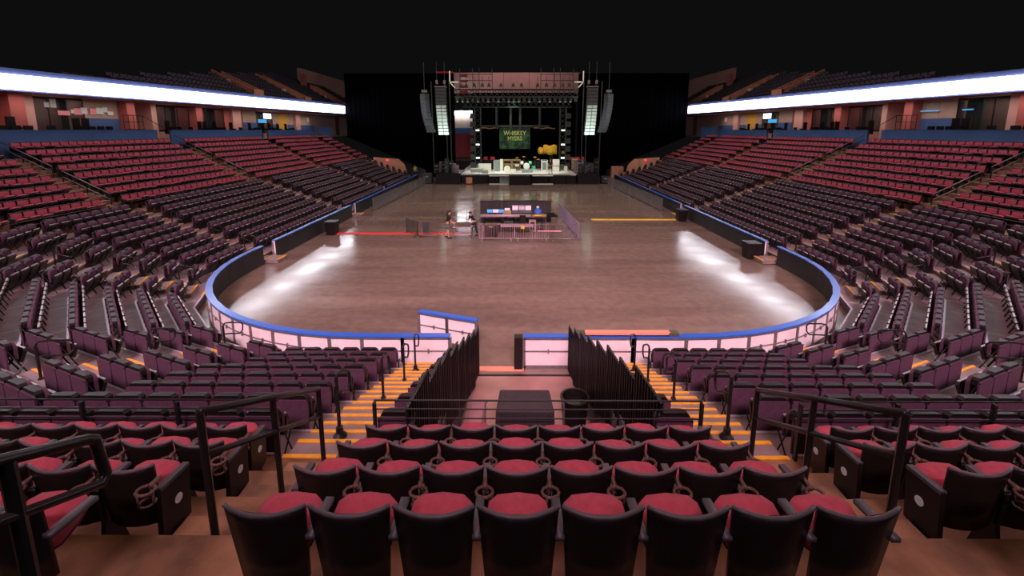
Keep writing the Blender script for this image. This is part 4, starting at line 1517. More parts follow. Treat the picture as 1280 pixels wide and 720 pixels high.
o = thing('hanging_pipe', 'horizontal dark pipe behind the truss carrying the fabric strips', 'pipe')
MB().tube([(-6.5, 66.1, 10.05), (7.2, 66.1, 10.05)], 0.08, 6).build('pipe', M['arrayd'], o)
for q in (-6, -2, 3, 7):
    MB().tube([(q, 66.1, 10.0), (q, 66.1, 13.0)], 0.03, 4).build('chain', M['arrayd'], o)
# moving lights
mh = MB().box(0, 0, 0.42, 0.30, 0.26, 0.12)
mh.box(-0.17, 0, 0.24, 0.04, 0.16, 0.36).box(0.17, 0, 0.24, 0.04, 0.16, 0.36)
mhm = mh.mesh('yoke', M['arrayd'])
hd = MB().lathe(0, 0, [(0.08, 0.32), (0.15, 0.26), (0.17, 0.05), (0.15, -0.1)], 10).mesh('lamp_head', M['arrayd'])
ln = MB().lathe(0, 0, [(0.11, -0.10), (0.11, -0.12)], 10).mesh('lens', M['lens'])
for k in range(24):
    x = -7.3 + 14.6 * k / 23
    if k % 1 == 0:
        t = thing('moving_light', 'moving stage light hanging under the truss, %s from left' % ord_(k + 1), 'stage light', (x, 55.2, 10.28), 0, 'moving lights under the truss')
        inst('yoke', mhm, t)
        b = inst('lamp_head', hd, t)
        if k % 2 == 0 or k % 5 == 1:
            inst('lens', ln, b)
for k, x in enumerate((-6.9, -6.2, -5.2, -4.2, -3.4, -1.9, -0.4, 0.6, 2.6, 3.7, 4.7, 5.7, 6.5)):
    t = thing('moving_light', 'moving stage light standing on top of the truss, %s from left' % ord_(k + 1), 'stage light', (x, 55.5, 12.0), 0, 'moving lights on top of the truss')
    inst('yoke', mhm, t, (0, 0, -0.2))
    inst('lamp_head', hd, t, (0, 0, 0.1))
    if abs(x) > 2:
        MB().tube([(0, 0, 0.5), (0, 0, 1.25)], 0.03, 4).build('pipe', M['arrayd'], t)
for s in (-1, 1):
    t = thing('pipe_frame', 'thin black pipe frame above the truss on the %s' % ('left' if s < 0 else 'right'), 'frame')
    for z in (12.75, 13.5):
        MB().tube([(s * 3.0, 55.6, z), (s * 7.0, 55.6, z)], 0.04, 4).build('bar', M['arrayd'], t)
    for x in (3.0, 4.6, 5.4, 7.0):
        MB().tube([(s * x, 55.6, 11.7), (s * x, 55.6, 14.2)], 0.04, 4).build('hanger', M['arrayd'], t)
    t = thing('rigging_bracket', 'pale lit rigging bracket at the upper %s corner of the truss' % ('left' if s < 0 else 'right'), 'bracket')
    MB().box(s * 7.7, 55.4, 12.55, 1.1, 0.15, 0.14).build('beam', M['cream'], t)
    MB().tube([(s * 8.2, 55.4, 12.5), (s * 7.6, 55.4, 11.9)], 0.07, 4).build('brace', M['cream'], t)
    MB().box(s * 8.2, 55.4, 13.2, 0.14, 0.15, 1.3).build('upright', M['cream'], t)

# line arrays
for s, nm in ((-1, 'left'), (1, 'right')):
    t = thing('line_array', 'curved column of loudspeakers hanging %s of the stage, lower half lit' % nm, 'loudspeaker', (s * 8.95, 53, 0))
    n = 14
    z = 11.6
    x = 0.0
    for k in range(n):
        ang = 0.02 + 0.009 * k
        h = 0.39
        MB().box(-s * x, -0.05 * k * 0.3, z - h / 2, 1.25, 0.7, h - 0.03, 0, 0).build('cabinet', M['arrayd'], t)
        for q in (-0.31, 0.31):
            MB().box(-s * x + q, -0.05 * k * 0.3 - 0.37, z - h / 2, 0.54, 0.03, h - 0.07).build('grille', M['array' if k > 4 else 'arrayd'], t)  # lower grilles paler: the light on them is put into the colour
        z -= h
        x += ang * 0.32
    MB().box(0, 0, 11.75, 1.35, 0.8, 0.12).build('flying_frame', M['steel'], t)
    for q in (-0.45, 0.45):
        MB().tube([(q, 0, 11.8), (q, 0, 14.6)], 0.03, 4).build('chain', M['arrayd'], t)
        MB().box(q, 0, 12.3, 0.25, 0.3, 0.4).build('hoist', M['steel'], t)
    t = thing('side_line_array', 'dark side-hung speaker column outside the %s lit array' % nm, 'loudspeaker', (s * 11.0, 53.5, 0))
    z, x = 11.0, 0.0
    for k in range(12):
        MB().box(-s * x * 1.0, 0, z - 0.19, 0.9, 0.6, 0.36, s * 0.6).build('cabinet', M['arrayd'], t)
        z -= 0.38
        x += 0.012 * k
    MB().tube([(0, 0, 11.0), (0, 0, 14.6)], 0.03, 4).build('chain', M['arrayd'], t)
    MB().box(0, 0, 11.3, 0.6, 0.4, 0.3).build('hoist', M['steel'], t)
    for q, xx in enumerate((8.0, 8.5, 10.2)):
        o = MB().tube([(s * xx, 54.2, 1.4), (s * (xx + 0.1), 54.2, 12.5)], 0.06, 5).build('hanging_cable', M['arrayd'])
        tag(o, 'dark vertical cable bundle %s of the stage, %s outward' % (nm, ord_(q + 1)), 'cable', 'cable bundles beside the stage')
# side-stage equipment
random.seed(3)
for s, nm in ((-1, 'left'), (1, 'right')):
    for k in range(7):
        x = s * (7.6 + 0.42 * k)
        h = random.uniform(0.7, 1.9)
        m = random.choice(['arrayd', 'black', 'greyblue', 'arrayd', 'steel'])
        t = thing('equipment_case', 'stacked dark equipment case on the %s stage wing, %s outward' % (nm, ord_(k + 1)), 'case', (x, 55.6 + 0.5 * (k % 3), 1.36), 0, 'equipment cases on the stage wings')
        bevel(MB().box(0, 0, h / 2, 0.5, 0.6, h).build('body', M[m], t), 0.03)
        MB().box(0, -0.32, h * 0.75, 0.36, 0.03, 0.10).build('label_plate', M[random.choice(['cream', 'pinktop', 'steel', 'steel'])], t)
        MB().box(0, -0.32, h * 0.4, 0.40, 0.03, 0.08).build('latch_strip', M['steel'], t)
# floor-level cases beside the stage
for k, (x, y, w, h, m, lab) in enumerate(((-11.3, 55.4, 1.2, 1.3, 'arrayd', 'dark wheeled case at floor level left of the stage'), (11.3, 55.6, 1.0, 0.9, 'arrayd', 'dark wheeled case at floor level right of the stage'))):
    o = MB().box(x, y, 0.05 + h / 2, w, 1.0, h).build('wheeled_case', M[m])
    bevel(o, 0.04)
    tag(o, lab, 'case')
    MB().box(x, y - 0.52, h * 0.72, 0.35, 0.03, 0.15).build('name_plate', M['pinktop'], o)
    for q in (-0.4, 0.4):
        MB().box(x + q * w, y - 0.4, 0.03, 0.08, 0.08, 0.06).build('wheel', M['black'], o)


# ------------------------------------------------------------ barriers on the floor
def barrier_mesh(L=2.2, h=1.05, n=20):
    fr = MB()
    fr.tube([(-L / 2, 0, 0.15), (-L / 2, 0, h), (L / 2, 0, h), (L / 2, 0, 0.15), (-L / 2, 0, 0.15)], 0.022, 6)
    pk = MB()
    for k in range(1, n):
        x = -L / 2 + L * k / n
        pk.tube([(x, 0, 0.15), (x, 0, h)], 0.009, 4, False)
    ft = MB()
    ft.tube([(0, -0.28, 0.01), (0, 0, 0.15), (0, 0.28, 0.01)], 0.02, 5)
    return fr, pk, ft


FR, PK, FT = barrier_mesh()
BMS = {}
for k, m in (('lilac', M['lilac']), ('steel', M['steel']), ('pinktop', M['pinktop']), ('blackm', M['blackm'])):
    BMS[k] = (FR.mesh('frame', m), PK.mesh('pickets', m), FT.mesh('foot', m))


def barrier(lab, x, y, rz, m='steel', group='crowd barriers around the mixing desk', sc=1.0):
    t = thing('crowd_barrier', lab, 'barrier', (x, y, 0.0), rz, group)
    t.scale = (sc, 1, 1)
    a, b, c = BMS[m]
    inst('frame', a, t)
    p = inst('pickets', b, t)
    inst('foot', c, t, (-0.9, 0, 0))
    inst('foot', c, t, (0.9, 0, 0))
    return t


for k, (x, m) in enumerate(((-1.35, 'pinktop'), (0.85, 'pinktop'), (2.75, 'steel'))):
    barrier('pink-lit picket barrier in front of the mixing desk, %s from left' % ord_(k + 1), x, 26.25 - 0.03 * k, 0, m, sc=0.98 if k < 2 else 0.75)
for k in range(4):
    barrier('purple-lit picket barrier on the right flank of the mixing desk, %s from camera' % ord_(k + 1), 3.68 - 0.12 * k, 27.3 + 1.9 * k, PI / 2 + 0.05, 'lilac', sc=0.85)
barrier('dark picket barrier standing alone left of the two people', -6.9, 27.6, -0.9, 'blackm', sc=0.75)
barrier('small grey barrier beside the folded chair left of the people', -5.75, 26.9, -0.25, 'steel', sc=0.6)
for s, nm in ((-1, 'left'), (1, 'right')):
    for k in range(8):
        t = thing('mesh_barrier', 'grey mesh barrier along the far %s boards, %s from camera' % (nm, ord_(k + 1)), 'barrier', (s * (12.05 - 0.10 * k), 37.1 + 2.2 * k, 0), s * (PI / 2 + 0.05), 'mesh barriers along the far boards')
        MB().tube([(-1.08, 0, 0.08), (-1.08, 0, 1.1), (1.08, 0, 1.1), (1.08, 0, 0.08), (-1.08, 0, 0.08)], 0.028, 6).build('frame', M['steel'], t)
        MB().box(0, 0, 0.6, 2.1, 0.015, 0.98).build('mesh_panel', M['mesh'], t)
        MB().tube([(-1.0, -0.25, 0.02), (-1.0, 0.25, 0.02)], 0.02, 5).build('foot', M['steel'], t)

# folded chair by small barrier
t = thing('folding_chair', 'dark folded chair leaning behind the small grey barrier', 'chair', (-5.95, 27.4, 0.0), 0.1)
MB().box(0, 0, 0.75, 0.45, 0.05, 0.35).build('backrest', M['arrayd'], t)
MB().box(0, 0.05, 0.40, 0.42, 0.06, 0.36).build('seat', M['arrayd'], t)
for q in (-0.22, 0.22):
    MB().tube([(q, 0.0, 0.0), (q, 0, 0.95)], 0.015, 5).build('leg', M['steel'], t)
# cable ramps
for k in range(6):
    o = MB().prism([(-12.0 + 1.32 * k, 27.85, 0.004), (-12.0 + 1.32 * k, 28.15, 0.004), (-12.0 + 1.32 * k, 28.08, 0.06), (-12.0 + 1.32 * k, 27.92, 0.06)], (1.31, 0, 0)).build('cable_ramp', M['redhose'])
    tag(o, 'red cable ramp on the floor left of the desk, %s from the boards' % ord_(k + 1), 'cable ramp', 'red cable ramp sections')
for k in range(5):
    o = MB().prism([(5.6 + 1.3 * k, 32.45, 0.004), (5.6 + 1.3 * k, 32.75, 0.004), (5.6 + 1.3 * k, 32.68, 0.06), (5.6 + 1.3 * k, 32.52, 0.06)], (1.29, 0, 0)).build('cable_ramp', M['yellowramp'])
    tag(o, 'yellow cable ramp on the floor right of the desk, %s from the desk' % ord_(k + 1), 'cable ramp', 'yellow cable ramp sections')
# wheelie bins
for x, y, sz, lab in ((-12.2, 27.9, 1.0, 'black bin against the left boards at the red cable ramp'), (12.3, 32.3, 1.0, 'black bin against the right boards at the yellow cable ramp'), (12.35, 22.6, 1.0, 'black bin against the right boards near the closest gap')):
    t = thing('rubbish_bin', lab, 'bin', (x, y, 0))
    a = MB()
    a.add([(-0.30, -0.30, 0.0), (0.30, -0.30, 0.0), (0.30, 0.30, 0.0), (-0.30, 0.30, 0.0), (-0.36, -0.36, 0.82), (0.36, -0.36, 0.82), (0.36, 0.36, 0.82), (-0.36, 0.36, 0.82)],
          [(3, 2, 1, 0), (4, 5, 6, 7), (0, 1, 5, 4), (1, 2, 6, 5), (2, 3, 7, 6), (3, 0, 4, 7)])
    bevel(a.build('body', M['black'], t), 0.03)
    bevel(MB().box(0, 0, 0.85, 0.78, 0.78, 0.06).build('rim', M['black'], t), 0.02)
    MB().box(0, -0.4, 0.80, 0.4, 0.04, 0.04).build('handle', M['blackm'], t)

# ------------------------------------------------------------ mixing desk
def table(name, lab, x, y, w, d, h, top, z=0.0, legs=4, cloth=None):
    t = thing(name, lab, 'table', (x, y, z))
    MB().box(0, 0, h, w, d, 0.05).build('table_top', M[top], t)
    for a in (-1, 1):
        for b in (-1, 1):
            MB().tube([(a * (w / 2 - 0.06), b * (d / 2 - 0.06), 0), (a * (w / 2 - 0.06), b * (d / 2 - 0.06), h)], 0.022, 5).build('leg', M['steel'], t)
    return t


# black panel fence behind the desk
t = thing('panel_screen', 'black slatted screen standing behind the mixing desk', 'screen', (-0.15, 31.4, 0.0))
for k in range(10):
    MB().box(-2.35 + 0.52 * k, 0, 0.85, 0.5, 0.05, 1.55).build('panel', M['cover'], t)
MB().box(0, 0.0, 1.65, 5.3, 0.07, 0.05).build('top_bar', M['blackm'], t)
for q in (-2.5, 0, 2.5):
    MB().box(q, 0.2, 0.04, 0.06, 0.6, 0.06).build('foot', M['blackm'], t)
desk = thing('mixing_desk', 'long mixing desk with pink-lit front roll and dark racks beneath', 'desk', (-0.35, 29.3, 0))
MB().box(0, 0.2, 0.95, 4.3, 1.1, 0.08).build('worktop', M['arrayd'], desk)
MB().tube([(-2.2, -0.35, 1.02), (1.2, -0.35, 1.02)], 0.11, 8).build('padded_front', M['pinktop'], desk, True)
MB().tube([(1.25, -0.35, 1.02), (2.25, -0.35, 1.02)], 0.11, 8).build('padded_front_end', M['wood'], desk, True)
for q in (-2.0, -0.7, 0.6, 2.0):
    MB().box(q, 0.2, 0.46, 0.12, 0.9, 0.92).build('pedestal', M['blackm'], desk)
for q, (x, w, m, h) in enumerate(((-1.75, 0.65, 'plank', 0.35), (-1.0, 0.55, 'black', 0.6), (-0.3, 0.6, 'arrayd', 0.7), (0.45, 0.7, 'arrayd', 0.55), (1.3, 0.45, 'pinktop', 0.75))):
    o = MB().box(-0.35 + x, 28.75, 0.02 + h / 2, w, 0.5, h).build('equipment_rack', M[m])
    bevel(o, 0.02)
    tag(o, ['pink-white box', 'black rack', 'dark rack with green light', 'wide dark rack', 'pink-framed rack with yellow tag'][q] + ' in front of the mixing desk', 'rack')
    if q == 1:
        MB().box(-0.35 + x, 28.47, h * 0.9, 0.45, 0.03, 0.05).build('handle', M['steel'], o)
    if q == 2:
        MB().box(-0.2 + x, 28.47, 0.5, 0.09, 0.03, 0.09).build('green_light', M['green'], o)
    if q == 4:
        MB().box(-0.35 + x, 28.48, 0.42, 0.28, 0.03, 0.55).build('front_panel', M['black'], o)
        MB().box(-0.35 + x, 28.46, 0.45, 0.10, 0.03, 0.26).build('yellow_tag', M['amber'], o)
# monitors
for k, x in enumerate((-1.75, -1.35, -0.98)):
    t = thing('computer_monitor', 'small blue-lit screen on the left of the mixing desk, %s from left' % ord_(k + 1), 'monitor', (-0.2 + x, 29.6, 0.99), 0, 'blue-lit screens on the mixing desk')
    MB().box(0, 0, 0.24, 0.40, 0.04, 0.28).build('casing', M['black'], t)
    MB().box(0, -0.025, 0.25, 0.37, 0.01, 0.22).build('screen', M['screenp' if k == 1 else 'screenb'], t)
    MB().box(0, 0.02, 0.05, 0.08, 0.1, 0.12).build('stand', M['black'], t)
t = thing('mixing_console', 'audio console with pink and white lit screens on the mixing desk', 'console', (0.25, 29.5, 0.99))
MB().box(0, 0, 0.12, 1.35, 0.7, 0.22, 0, 0.12).build('control_surface', M['arrayd'], t)
for k, (x, m) in enumerate(((-0.45, 'screenp'), (0.0, 'flagw'), (0.45, 'screenp'))):
    MB().box(x, 0.36, 0.38, 0.40, 0.04, 0.34).build('screen', M[m], t)
MB().box(0, 0.38, 0.58, 1.35, 0.05, 0.04).build('top_bar', M['pinktop'], t)
t = thing('mixing_console', 'small console with violet light left of the large console', 'console', (-0.75, 29.4, 0.99))
MB().box(0, 0, 0.12, 0.55, 0.6, 0.22, 0, 0.15).build('control_surface', M['wood'], t)
MB().box(0, 0.28, 0.30, 0.36, 0.04, 0.26).build('screen', M['screenp'], t)
t = thing('blue_bag', 'crumpled blue bag on the right of the mixing desk', 'bag', (1.35, 29.5, 1.0))
MB().lathe(0, 0, [(0.26, 0.0), (0.30, 0.15), (0.22, 0.32), (0.10, 0.45)], 10).build('body', M['screenb'] if False else M['bluecap'], t, True)
MB().lathe(0, 0, [(0.08, 0.44), (0.11, 0.52), (0.05, 0.6)], 8).build('neck', M['flagw'], t, True)
o = MB().box(1.35, 28.95, 1.02 + 0.05, 0.55, 0.3, 0.06).build('open_book', M['amber'])
tag(o, 'yellow-lit papers on the front edge below the blue bag', 'papers')
# office chair in front of the desk
t = thing('office_chair', 'dark swivel chair with pink seat in front of the mixing desk', 'chair', (0.28, 28.3, 0))
MB().lathe(0, 0, [(0.04, 0.1), (0.04, 0.5)], 8).build('column', M['blackm'], t)
bevel(MB().box(0, 0, 0.53, 0.46, 0.44, 0.09).build('seat', M['pinktop'], t), 0.03)
bevel(MB().box(0, -0.22, 0.98, 0.42, 0.08, 0.55).build('backrest', M['black'], t), 0.03)
for k in range(5):
    a = 2 * PI * k / 5
    MB().tube([(0, 0, 0.12), (0.28 * math.cos(a), 0.28 * math.sin(a), 0.04)], 0.02, 5).build('foot', M['blackm'], t)
# black case behind the left barrier
t = thing('wheeled_travel_case', 'black wheeled trunk with yellow tag behind the left end barrier', 'case', (-1.75, 27.1, 0))
bevel(MB().box(0, 0, 0.46, 0.85, 0.6, 0.72).build('body', M['black'], t), 0.03)
MB().box(0, -0.31, 0.74, 0.24, 0.02, 0.06).build('yellow_tag', M['amber'], t)
for q in (-0.35, 0.35):
    MB().box(q, -0.2, 0.05, 0.08, 0.08, 0.1).build('wheel', M['black'], t)
o = MB().box(1.9, 26.19, 0.62, 1.5, 0.03, 0.06).build('pink_bar', M['paperp'])
tag(o, 'long pink strip tied across the right pickets of the front barrier', 'strip')
o = MB().box(0.25, 26.18, 0.86, 0.2, 0.03, 0.2).build('yellow_notice', M['amber'])
tag(o, 'small yellow notice on the centre front barrier', 'notice')
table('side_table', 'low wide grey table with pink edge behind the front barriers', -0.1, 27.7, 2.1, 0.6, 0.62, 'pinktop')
o = MB().box(2.35, 30.4, 0.85, 0.55, 0.4, 0.18).build('flight_case', M['black'])
t = table('small_table', 'small dark table at the right end of the desk', 2.35, 30.4, 0.9, 0.5, 0.72, 'black')
tag(o, 'black case lid on the small table at the right end of the desk', 'case')
# work table between two people
t = table('work_table', 'steel-legged work table between the two people', -3.5, 26.9, 1.2, 0.6, 0.74, 'pinktop')
MB().box(0, 0, 0.28, 1.0, 0.5, 0.10).build('lower_shelf', M['pinktop'], t)
o = bevel(MB().box(-3.5, 26.95, 0.77 + 0.11, 0.95, 0.45, 0.2).build('olive_case', M['olive']), 0.03)
tag(o, 'flat olive case on the work table between the two people', 'case')
# stair frame behind
t = thing('portable_steps', 'thin dark frame with sloped rail standing behind the two people', 'frame', (-3.5, 29.6, 0))
MB().tube([(-0.75, 0, 0), (-0.75, 0, 1.1), (0.25, 0, 1.75), (0.25, 0, 0.0)], 0.022, 5).build('outer_frame', M['blackm'], t)
MB().tube([(-0.75, 0, 0.15), (0.25, 0, 0.75)], 0.022, 5).build('lower_rail', M['steel'], t)
MB().tube([(-0.05, 0, 0.0), (-0.05, 0, 1.5)], 0.018, 5).build('upright', M['blackm'], t)


# ------------------------------------------------------------ people
def skin_mesh(name, joints, edges, m, parent, root=0, levels=1):
    me = bpy.data.meshes.new(name)
    me.from_pydata([j[0] for j in joints], edges, [])
    o = bpy.data.objects.new(name, me)
    COL.objects.link(o)
    o.parent = parent
    md = o.modifiers.new('skin', 'SKIN')
    if not me.skin_vertices:
        bm = bmesh.new()
        bm.from_mesh(me)
        bm.verts.layers.skin.verify()
        bm.to_mesh(me)
        bm.free()
    sv = me.skin_vertices[0].data
    for k, j in enumerate(joints):
        r = j[1]
        sv[k].radius = (r, r) if not isinstance(r, tuple) else r
        sv[k].use_root = (k == root)
    md.use_smooth_shade = True
    s_ = o.modifiers.new('sub', 'SUBSURF')
    s_.levels = levels
    s_.render_levels = levels
    me.materials.append(m)
    return o


def person(lab, x, y, z, rz, lean=0.0, reach=0.5, reach_z=1.0, shirt='shirt', legs='shorts', bare=True, longhair=False, spread=0.12, scale=1.0, armdown=False):
    """faces local +Y"""
    t = thing('person', lab, 'person', (x, y, z), rz)
    t.scale = (scale,) * 3
    hip = Vector((0, 0, 0.92))
    sl, cl = math.sin(lean), math.cos(lean)

    def up(h, fx=0.0, fy=0.0):
        return hip + Vector((fx, sl * h + fy * cl, cl * h))
    chest, neck, head, crown = up(0.38), up(0.55), up(0.66, 0, 0.02), up(0.80, 0, 0.02)
    J = [(hip, (0.14, 0.10)), (up(0.2), (0.125, 0.095)), (chest, (0.15, 0.105)), (up(0.49), (0.09, 0.075)), (neck, 0.052), (up(0.62, 0, 0.01), 0.06), (up(0.70, 0, 0.015), (0.075, 0.09)), (up(0.79, 0, 0.0), (0.06, 0.07))]
    E = [(k, k + 1) for k in range(7)]
    arms = []
    for s in (-1, 1):
        b = len(J)
        sh = up(0.47, s * 0.17)
        if armdown:
            el = sh + Vector((s * 0.08, 0.02, -0.28))
            wr = el + Vector((0.02 * s, 0.10, -0.24))
        else:
            wr = Vector((s * 0.16, reach, reach_z))
            mid = (sh + wr) / 2
            el = mid + Vector((s * 0.06, -0.06, -0.10))
        ha = wr + (wr - el).normalized() * 0.09
        J += [(sh, 0.055), (el, 0.040), (wr, 0.028), (ha, (0.036, 0.018))]
        E += [(3, b), (b, b + 1), (b + 1, b + 2), (b + 2, b + 3)]
        arms.append((sh, el, wr, ha))
    legsj = []
    for s in (-1, 1):
        b = len(J)
        hp = hip + Vector((s * 0.10, 0, -0.06))
        kn = Vector((s * (0.10 + spread * 0.4), 0.04 + spread * 0.3 * s, 0.49))
        an = Vector((s * (0.10 + spread * 0.8), spread * 0.8 * s - 0.02, 0.09))
        to = an + Vector((0, 0.16, -0.05))
        J += [(hp, 0.085), (kn, 0.056), (an, 0.038), (to, (0.04, 0.03))]
        E += [(0, b), (b, b + 1), (b + 1, b + 2), (b + 2, b + 3)]
        legsj.append((hp, kn, an, to))
    skin_mesh('body', J, E, M['skin'], t)
    # fingers
    for s, (sh, el, wr, ha) in zip((-1, 1), arms):
        d = (ha - wr).normalized()
        side_v = Vector((1, 0, 0))
        f_ = MB()
        for q in range(4):
            b0 = ha + side_v * (-0.027 + 0.018 * q)
            L = (0.065, 0.078, 0.072, 0.055)[q]
            f_.tube([b0, b0 + d * L * 0.5 + Vector((0, 0, -0.005)), b0 + d * L * 0.9 + Vector((0, 0, -0.02))], [0.009, 0.008, 0.006], 5)
        b0 = wr + d * 0.03 - side_v * 0.03 * s
        f_.tube([b0, b0 + d * 0.03 - side_v * 0.03 * s, b0 + d * 0.06 - side_v * 0.035 * s], [0.012, 0.010, 0.007], 5)
        f_.build('fingers', M['skin'], t, True)
    # clothes
    SJ = [(up(-0.04), (0.165, 0.125)), (up(0.2), (0.145, 0.115)), (chest, (0.17, 0.125)), (up(0.49), (0.10, 0.085))]
    SE = [(0, 1), (1, 2), (2, 3)]
    for s, (sh, el, wr, ha) in zip((-1, 1), arms):
        b = len(SJ)
        SJ += [(sh, 0.072), (sh.lerp(el, 0.75), 0.058)]
        SE += [(3, b), (b, b + 1)]
    skin_mesh('shirt', SJ, SE, M[shirt], t)
    TJ = [(hip + Vector((0, 0, 0.04)), (0.16, 0.12))]
    TE = []
    for (hp, kn, an, to) in legsj:
        b = len(TJ)
        end = hp.lerp(kn, 0.95) if bare else kn.lerp(an, 0.95)
        TJ += [(hp, 0.10), (kn if not bare else end, 0.075)]
        TE += [(0, b), (b, b + 1)]
        if not bare:
            TJ.append((end, 0.06))
            TE.append((b + 1, b + 2))
    skin_mesh('shorts' if bare else 'trousers', TJ, TE, M[legs], t)
    hc = up(0.745, 0, -0.015)
    h_ = MB()
    prof = []
    n, mseg = 12, 6
    vs_, fs_ = [], []
    for i in range(mseg + 1):
        ph = PI / 2 * (1 - i / mseg * 1.25)
        for k in range(n):
            th_ = 2 * PI * k / n
            vs_.append((hc.x + 0.092 * math.cos(ph) * math.cos(th_), hc.y + 0.108 * math.cos(ph) * math.sin(th_) - (0.02 if i > 3 else 0), hc.z + 0.10 * math.sin(ph)))
    for i in range(mseg):
        for k in range(n):
            k2 = (k + 1) % n
            fs_.append((i * n + k, i * n + k2, (i + 1) * n + k2, (i + 1) * n + k))
    h_.add(vs_, fs_)
    if longhair:
        h_.tube([up(0.76, 0, -0.09), up(0.62, 0, -0.13), up(0.46, 0, -0.14)], [0.07, 0.055, 0.025], 8)
    h_.build('hair', M['hair'], t, True)
    fc = MB()
    c0 = up(0.70, 0, 0.085)
    fc.add([c0 + Vector((-0.012, 0.0, -0.02)), c0 + Vector((0.012, 0, -0.02)), c0 + Vector((0, 0.03, -0.022)), c0 + Vector((0, 0.004, 0.03))], [(0, 1, 2), (0, 2, 3), (1, 3, 2), (0, 3, 1)])
    fc.build('nose', M['skin'], t)
    for s in (-1, 1):
        MB().box(c0.x + s * 0.03, c0.y - 0.002, c0.z + 0.03, 0.022, 0.02, 0.012).build('eye', M['hair'], t)
    MB().box(c0.x, c0.y, c0.z - 0.05, 0.045, 0.02, 0.01).build('mouth', M['redwall'], t)
    for (hp, kn, an, to) in legsj:
        bevel(MB().box(an.x, an.y + 0.07, 0.045, 0.095, 0.27, 0.09).build('shoe', M['shirt'], t), 0.02)
    return t


person('person in black t-shirt and grey shorts with long dark hair, left of the work table', -4.5, 26.95, 0, -PI / 2 + 0.05, 0.22, 0.48, 0.88, longhair=True, scale=1.03)
person('person in black clothes leaning over the olive case from the right', -2.85, 27.6, 0, PI / 2 + 0.75, 0.5, 0.50, 0.86, legs='shirt', bare=False, scale=0.98)
person('person in dark clothes standing on the lit stage deck beside the cream amplifiers', 4.35, 55.6, 1.27, PI, 0.0, 0.3, 1.1, legs='shirt', bare=True, armdown=True, scale=1.05)
person('person in a lime safety vest standing at the far left end of the boards', -14.2, 61.3, 0.15, PI, 0.0, 0.3, 1.1, shirt='hivis', legs='shirt', bare=False, armdown=True, scale=1.0)

# ------------------------------------------------------------ things in the tunnel
# guard panels beside the tunnel, one per row
for side, nm in ((-1, 'left'), (1, 'right')):
    for i in range(NP):
        z = Z0 + RISE * i
        y1 = CY - (R0 + PT * i) + (0.15 if side > 0 else 0.05)
        x = 1.27 + 0.04 * i
        t = thing('vomitory_guard', 'black picket guard panel on the %s tunnel edge, %s from the boards' % (nm, ord_(i + 1)), 'guard panel', (side * x, y1, 0), 0, 'black picket guards beside the tunnel')
        L = 0.86
        lean = side * 0.10
        z1 = z + (1.05 if i < 6 else 0.95)
        a = MB()
        top0, top1 = Vector((0, 0, z1)), Vector((lean, -L, z1 - 0.02 + 0.0))
        bot0, bot1 = Vector((0, 0, z - 0.55)), Vector((lean, -L, z - 0.25))
        a.tube([bot0, top0, top1, bot1, bot0], 0.022, 6)
        a.build('frame', M['blackm'], t)
        n = 9
        a = MB()
        for k in range(1, n):
            p_, q_ = top0.lerp(top1, k / n), bot0.lerp(bot1, k / n)
            a.box((p_.x + q_.x) / 2, (p_.y + q_.y) / 2, (p_.z + q_.z) / 2, 0.05, 0.028, (p_ - q_).length)
        a.build('picket', M['black'], t)
        if i in (2, 5, 7):
            MB().box(lean * 0.9, -L * 0.8, z + 0.35, 0.05, 0.03, 0.16).build('hinge_plate', M['rimgrey'], t)
# black quilted cart with U-shaped handle
t = thing('covered_cart', 'black quilted covered cart with U-shaped side handles in the tunnel', 'cart', (-0.05, 8.35, 0))
MB().prism([(-0.62, -0.32, 0.05), (-0.62, 0.30, 0.05), (-0.56, 0.30, 1.23), (-0.60, -0.30, 1.13)], (0.0, 0, 0)) if False else None
a = MB()
a.add([(-0.64, -0.32, 0.05), (0.64, -0.32, 0.05), (0.62, 0.34, 0.05), (-0.62, 0.34, 0.05), (-0.60, -0.28, 1.10), (0.60, -0.28, 1.10), (0.53, 0.30, 1.22), (-0.53, 0.30, 1.22)],
      [(3, 2, 1, 0), (4, 5, 6, 7), (0, 1, 5, 4), (1, 2, 6, 5), (2, 3, 7, 6), (3, 0, 4, 7)])
bevel(a.build('body', M['quilt'], t), 0.03)
for k in range(5):
    MB().box(-0.48 + 0.24 * k, -0.315, 0.57, 0.012, 0.01, 1.0, 0, -0.04).build('seam', M['black'], t)
for k in range(3):
    MB().box(0, -0.33 + 0.013 * k, 0.25 + 0.32 * k, 1.22, 0.01, 0.012).build('seam', M['black'], t)
for s in (-1, 1):
    MB().tube([(s * 0.62, 0.2, 1.02), (s * 0.78, 0.2, 1.02), (s * 0.84, 0.2, 0.95), (s * 0.86, 0.2, 0.1)], 0.02, 6).build('handle', M['steel'], t)
    MB().lathe(s * 0.5, -0.2, [(0.05, 0.0), (0.05, 0.05)], 8).build('wheel', M['black'], t)
# barrel bin
t = thing('barrel_bin', 'round black barrel bin with a bag inside, right side of the tunnel', 'bin', (1.08, 8.9, 0))
a = MB().lathe(0, 0, [(0.24, 0.0), (0.29, 0.6), (0.30, 0.84), (0.33, 0.86), (0.33, 0.90), (0.28, 0.90), (0.26, 0.6)], 18)
a.build('body', M['black'], t, False)
MB().lathe(0.02, 0.0, [(0.25, 0.70), (0.2, 0.76), (0.08, 0.74)], 12).build('bin_bag', M['blackm'], t, True)
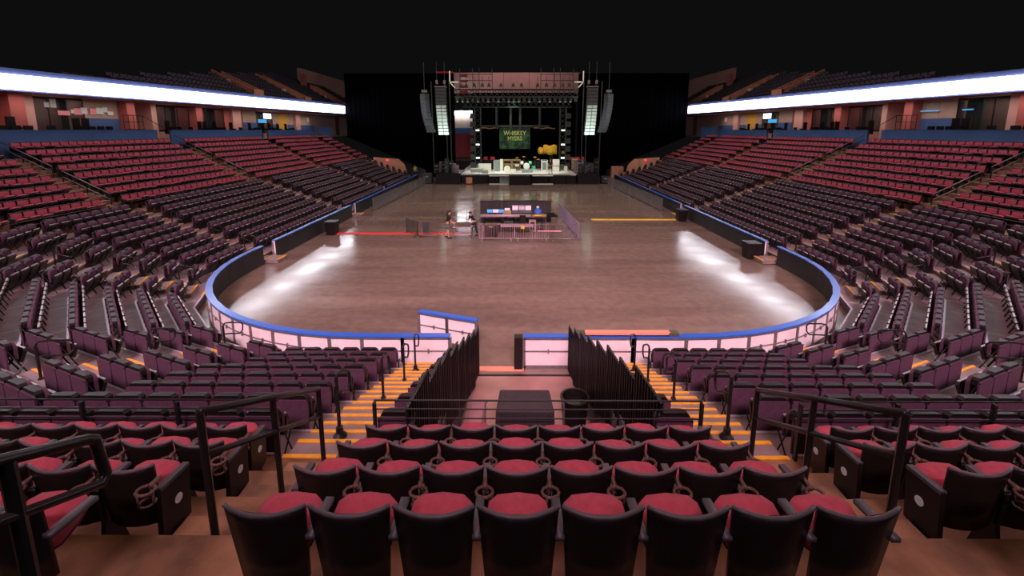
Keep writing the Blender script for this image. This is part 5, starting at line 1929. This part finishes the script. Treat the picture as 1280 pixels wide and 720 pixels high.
# black bagged bundle
t = thing('covered_box', 'black bag-covered box in front of the barrel bin', 'box', (0.72, 7.75, 0))
a = MB()
a.add([(-0.30, -0.30, 0.0), (0.30, -0.30, 0.0), (0.30, 0.30, 0.0), (-0.30, 0.30, 0.0), (-0.34, -0.30, 0.72), (0.30, -0.32, 0.66), (0.36, 0.30, 0.78), (-0.30, 0.30, 0.76), (0.02, 0.02, 0.95)],
      [(3, 2, 1, 0), (0, 1, 5, 4), (1, 2, 6, 5), (2, 3, 7, 6), (3, 0, 4, 7), (4, 5, 8), (5, 6, 8), (6, 7, 8), (7, 4, 8)])
a.build('bag', M['shirt'], t)
MB().box(0, 0, 0.35, 0.56, 0.56, 0.6).build('box', M['black'], t)
# leaning boards
for k, (x, y, w, lab) in enumerate(((-1.22, 7.8, 0.34, 'long dusty-pink board lying along the left tunnel wall'), (1.22, 7.25, 0.42, 'dusty-pink board with rounded top lying along the right tunnel wall'))):
    Ln = 3.0 if k == 0 else 1.3
    a = MB()
    yy0, yy1 = (6.2, 9.9) if k == 0 else (6.3, 8.1)
    za, zb_ = (0.55, 0.12) if k == 0 else (0.8, 0.7)
    if k == 0:
        pts = [(x - w / 2, yy0, za), (x + w / 2, yy0, za), (x + w / 2 + 0.06, yy1, zb_), (x - w / 2 + 0.1, yy1, zb_)]
    else:
        pts = [(x - w / 2 - 0.02, yy0, za), (x + w / 2 + 0.0, yy0, za), (x + w / 2 + 0.0, yy1 - 0.15, zb_), (x + w / 2 - 0.06, yy1, zb_), (x - w / 2 + 0.03, yy1, zb_), (x - w / 2 - 0.02, yy1 - 0.15, zb_)]
    a.prism(pts, (0, 0, 0.04))
    o = a.build('leaning_board', M['plank'])
    tag(o, lab, 'board')
    for yy in (yy0 + 0.3, yy1 - 0.3):
        zz = za + (zb_ - za) * (yy - yy0) / (yy1 - yy0)
        MB().box2(x - 0.1, x + 0.1, yy - 0.05, yy + 0.05, 0.0, zz).build('trestle', M['blackm'], o)
o = tag(MB().box2(0.98, 1.2, 7.9, 8.1, 0.012, 0.45).build('red_box', M['redplastic']), 'small red box between barrel bin and leaning board', 'box')
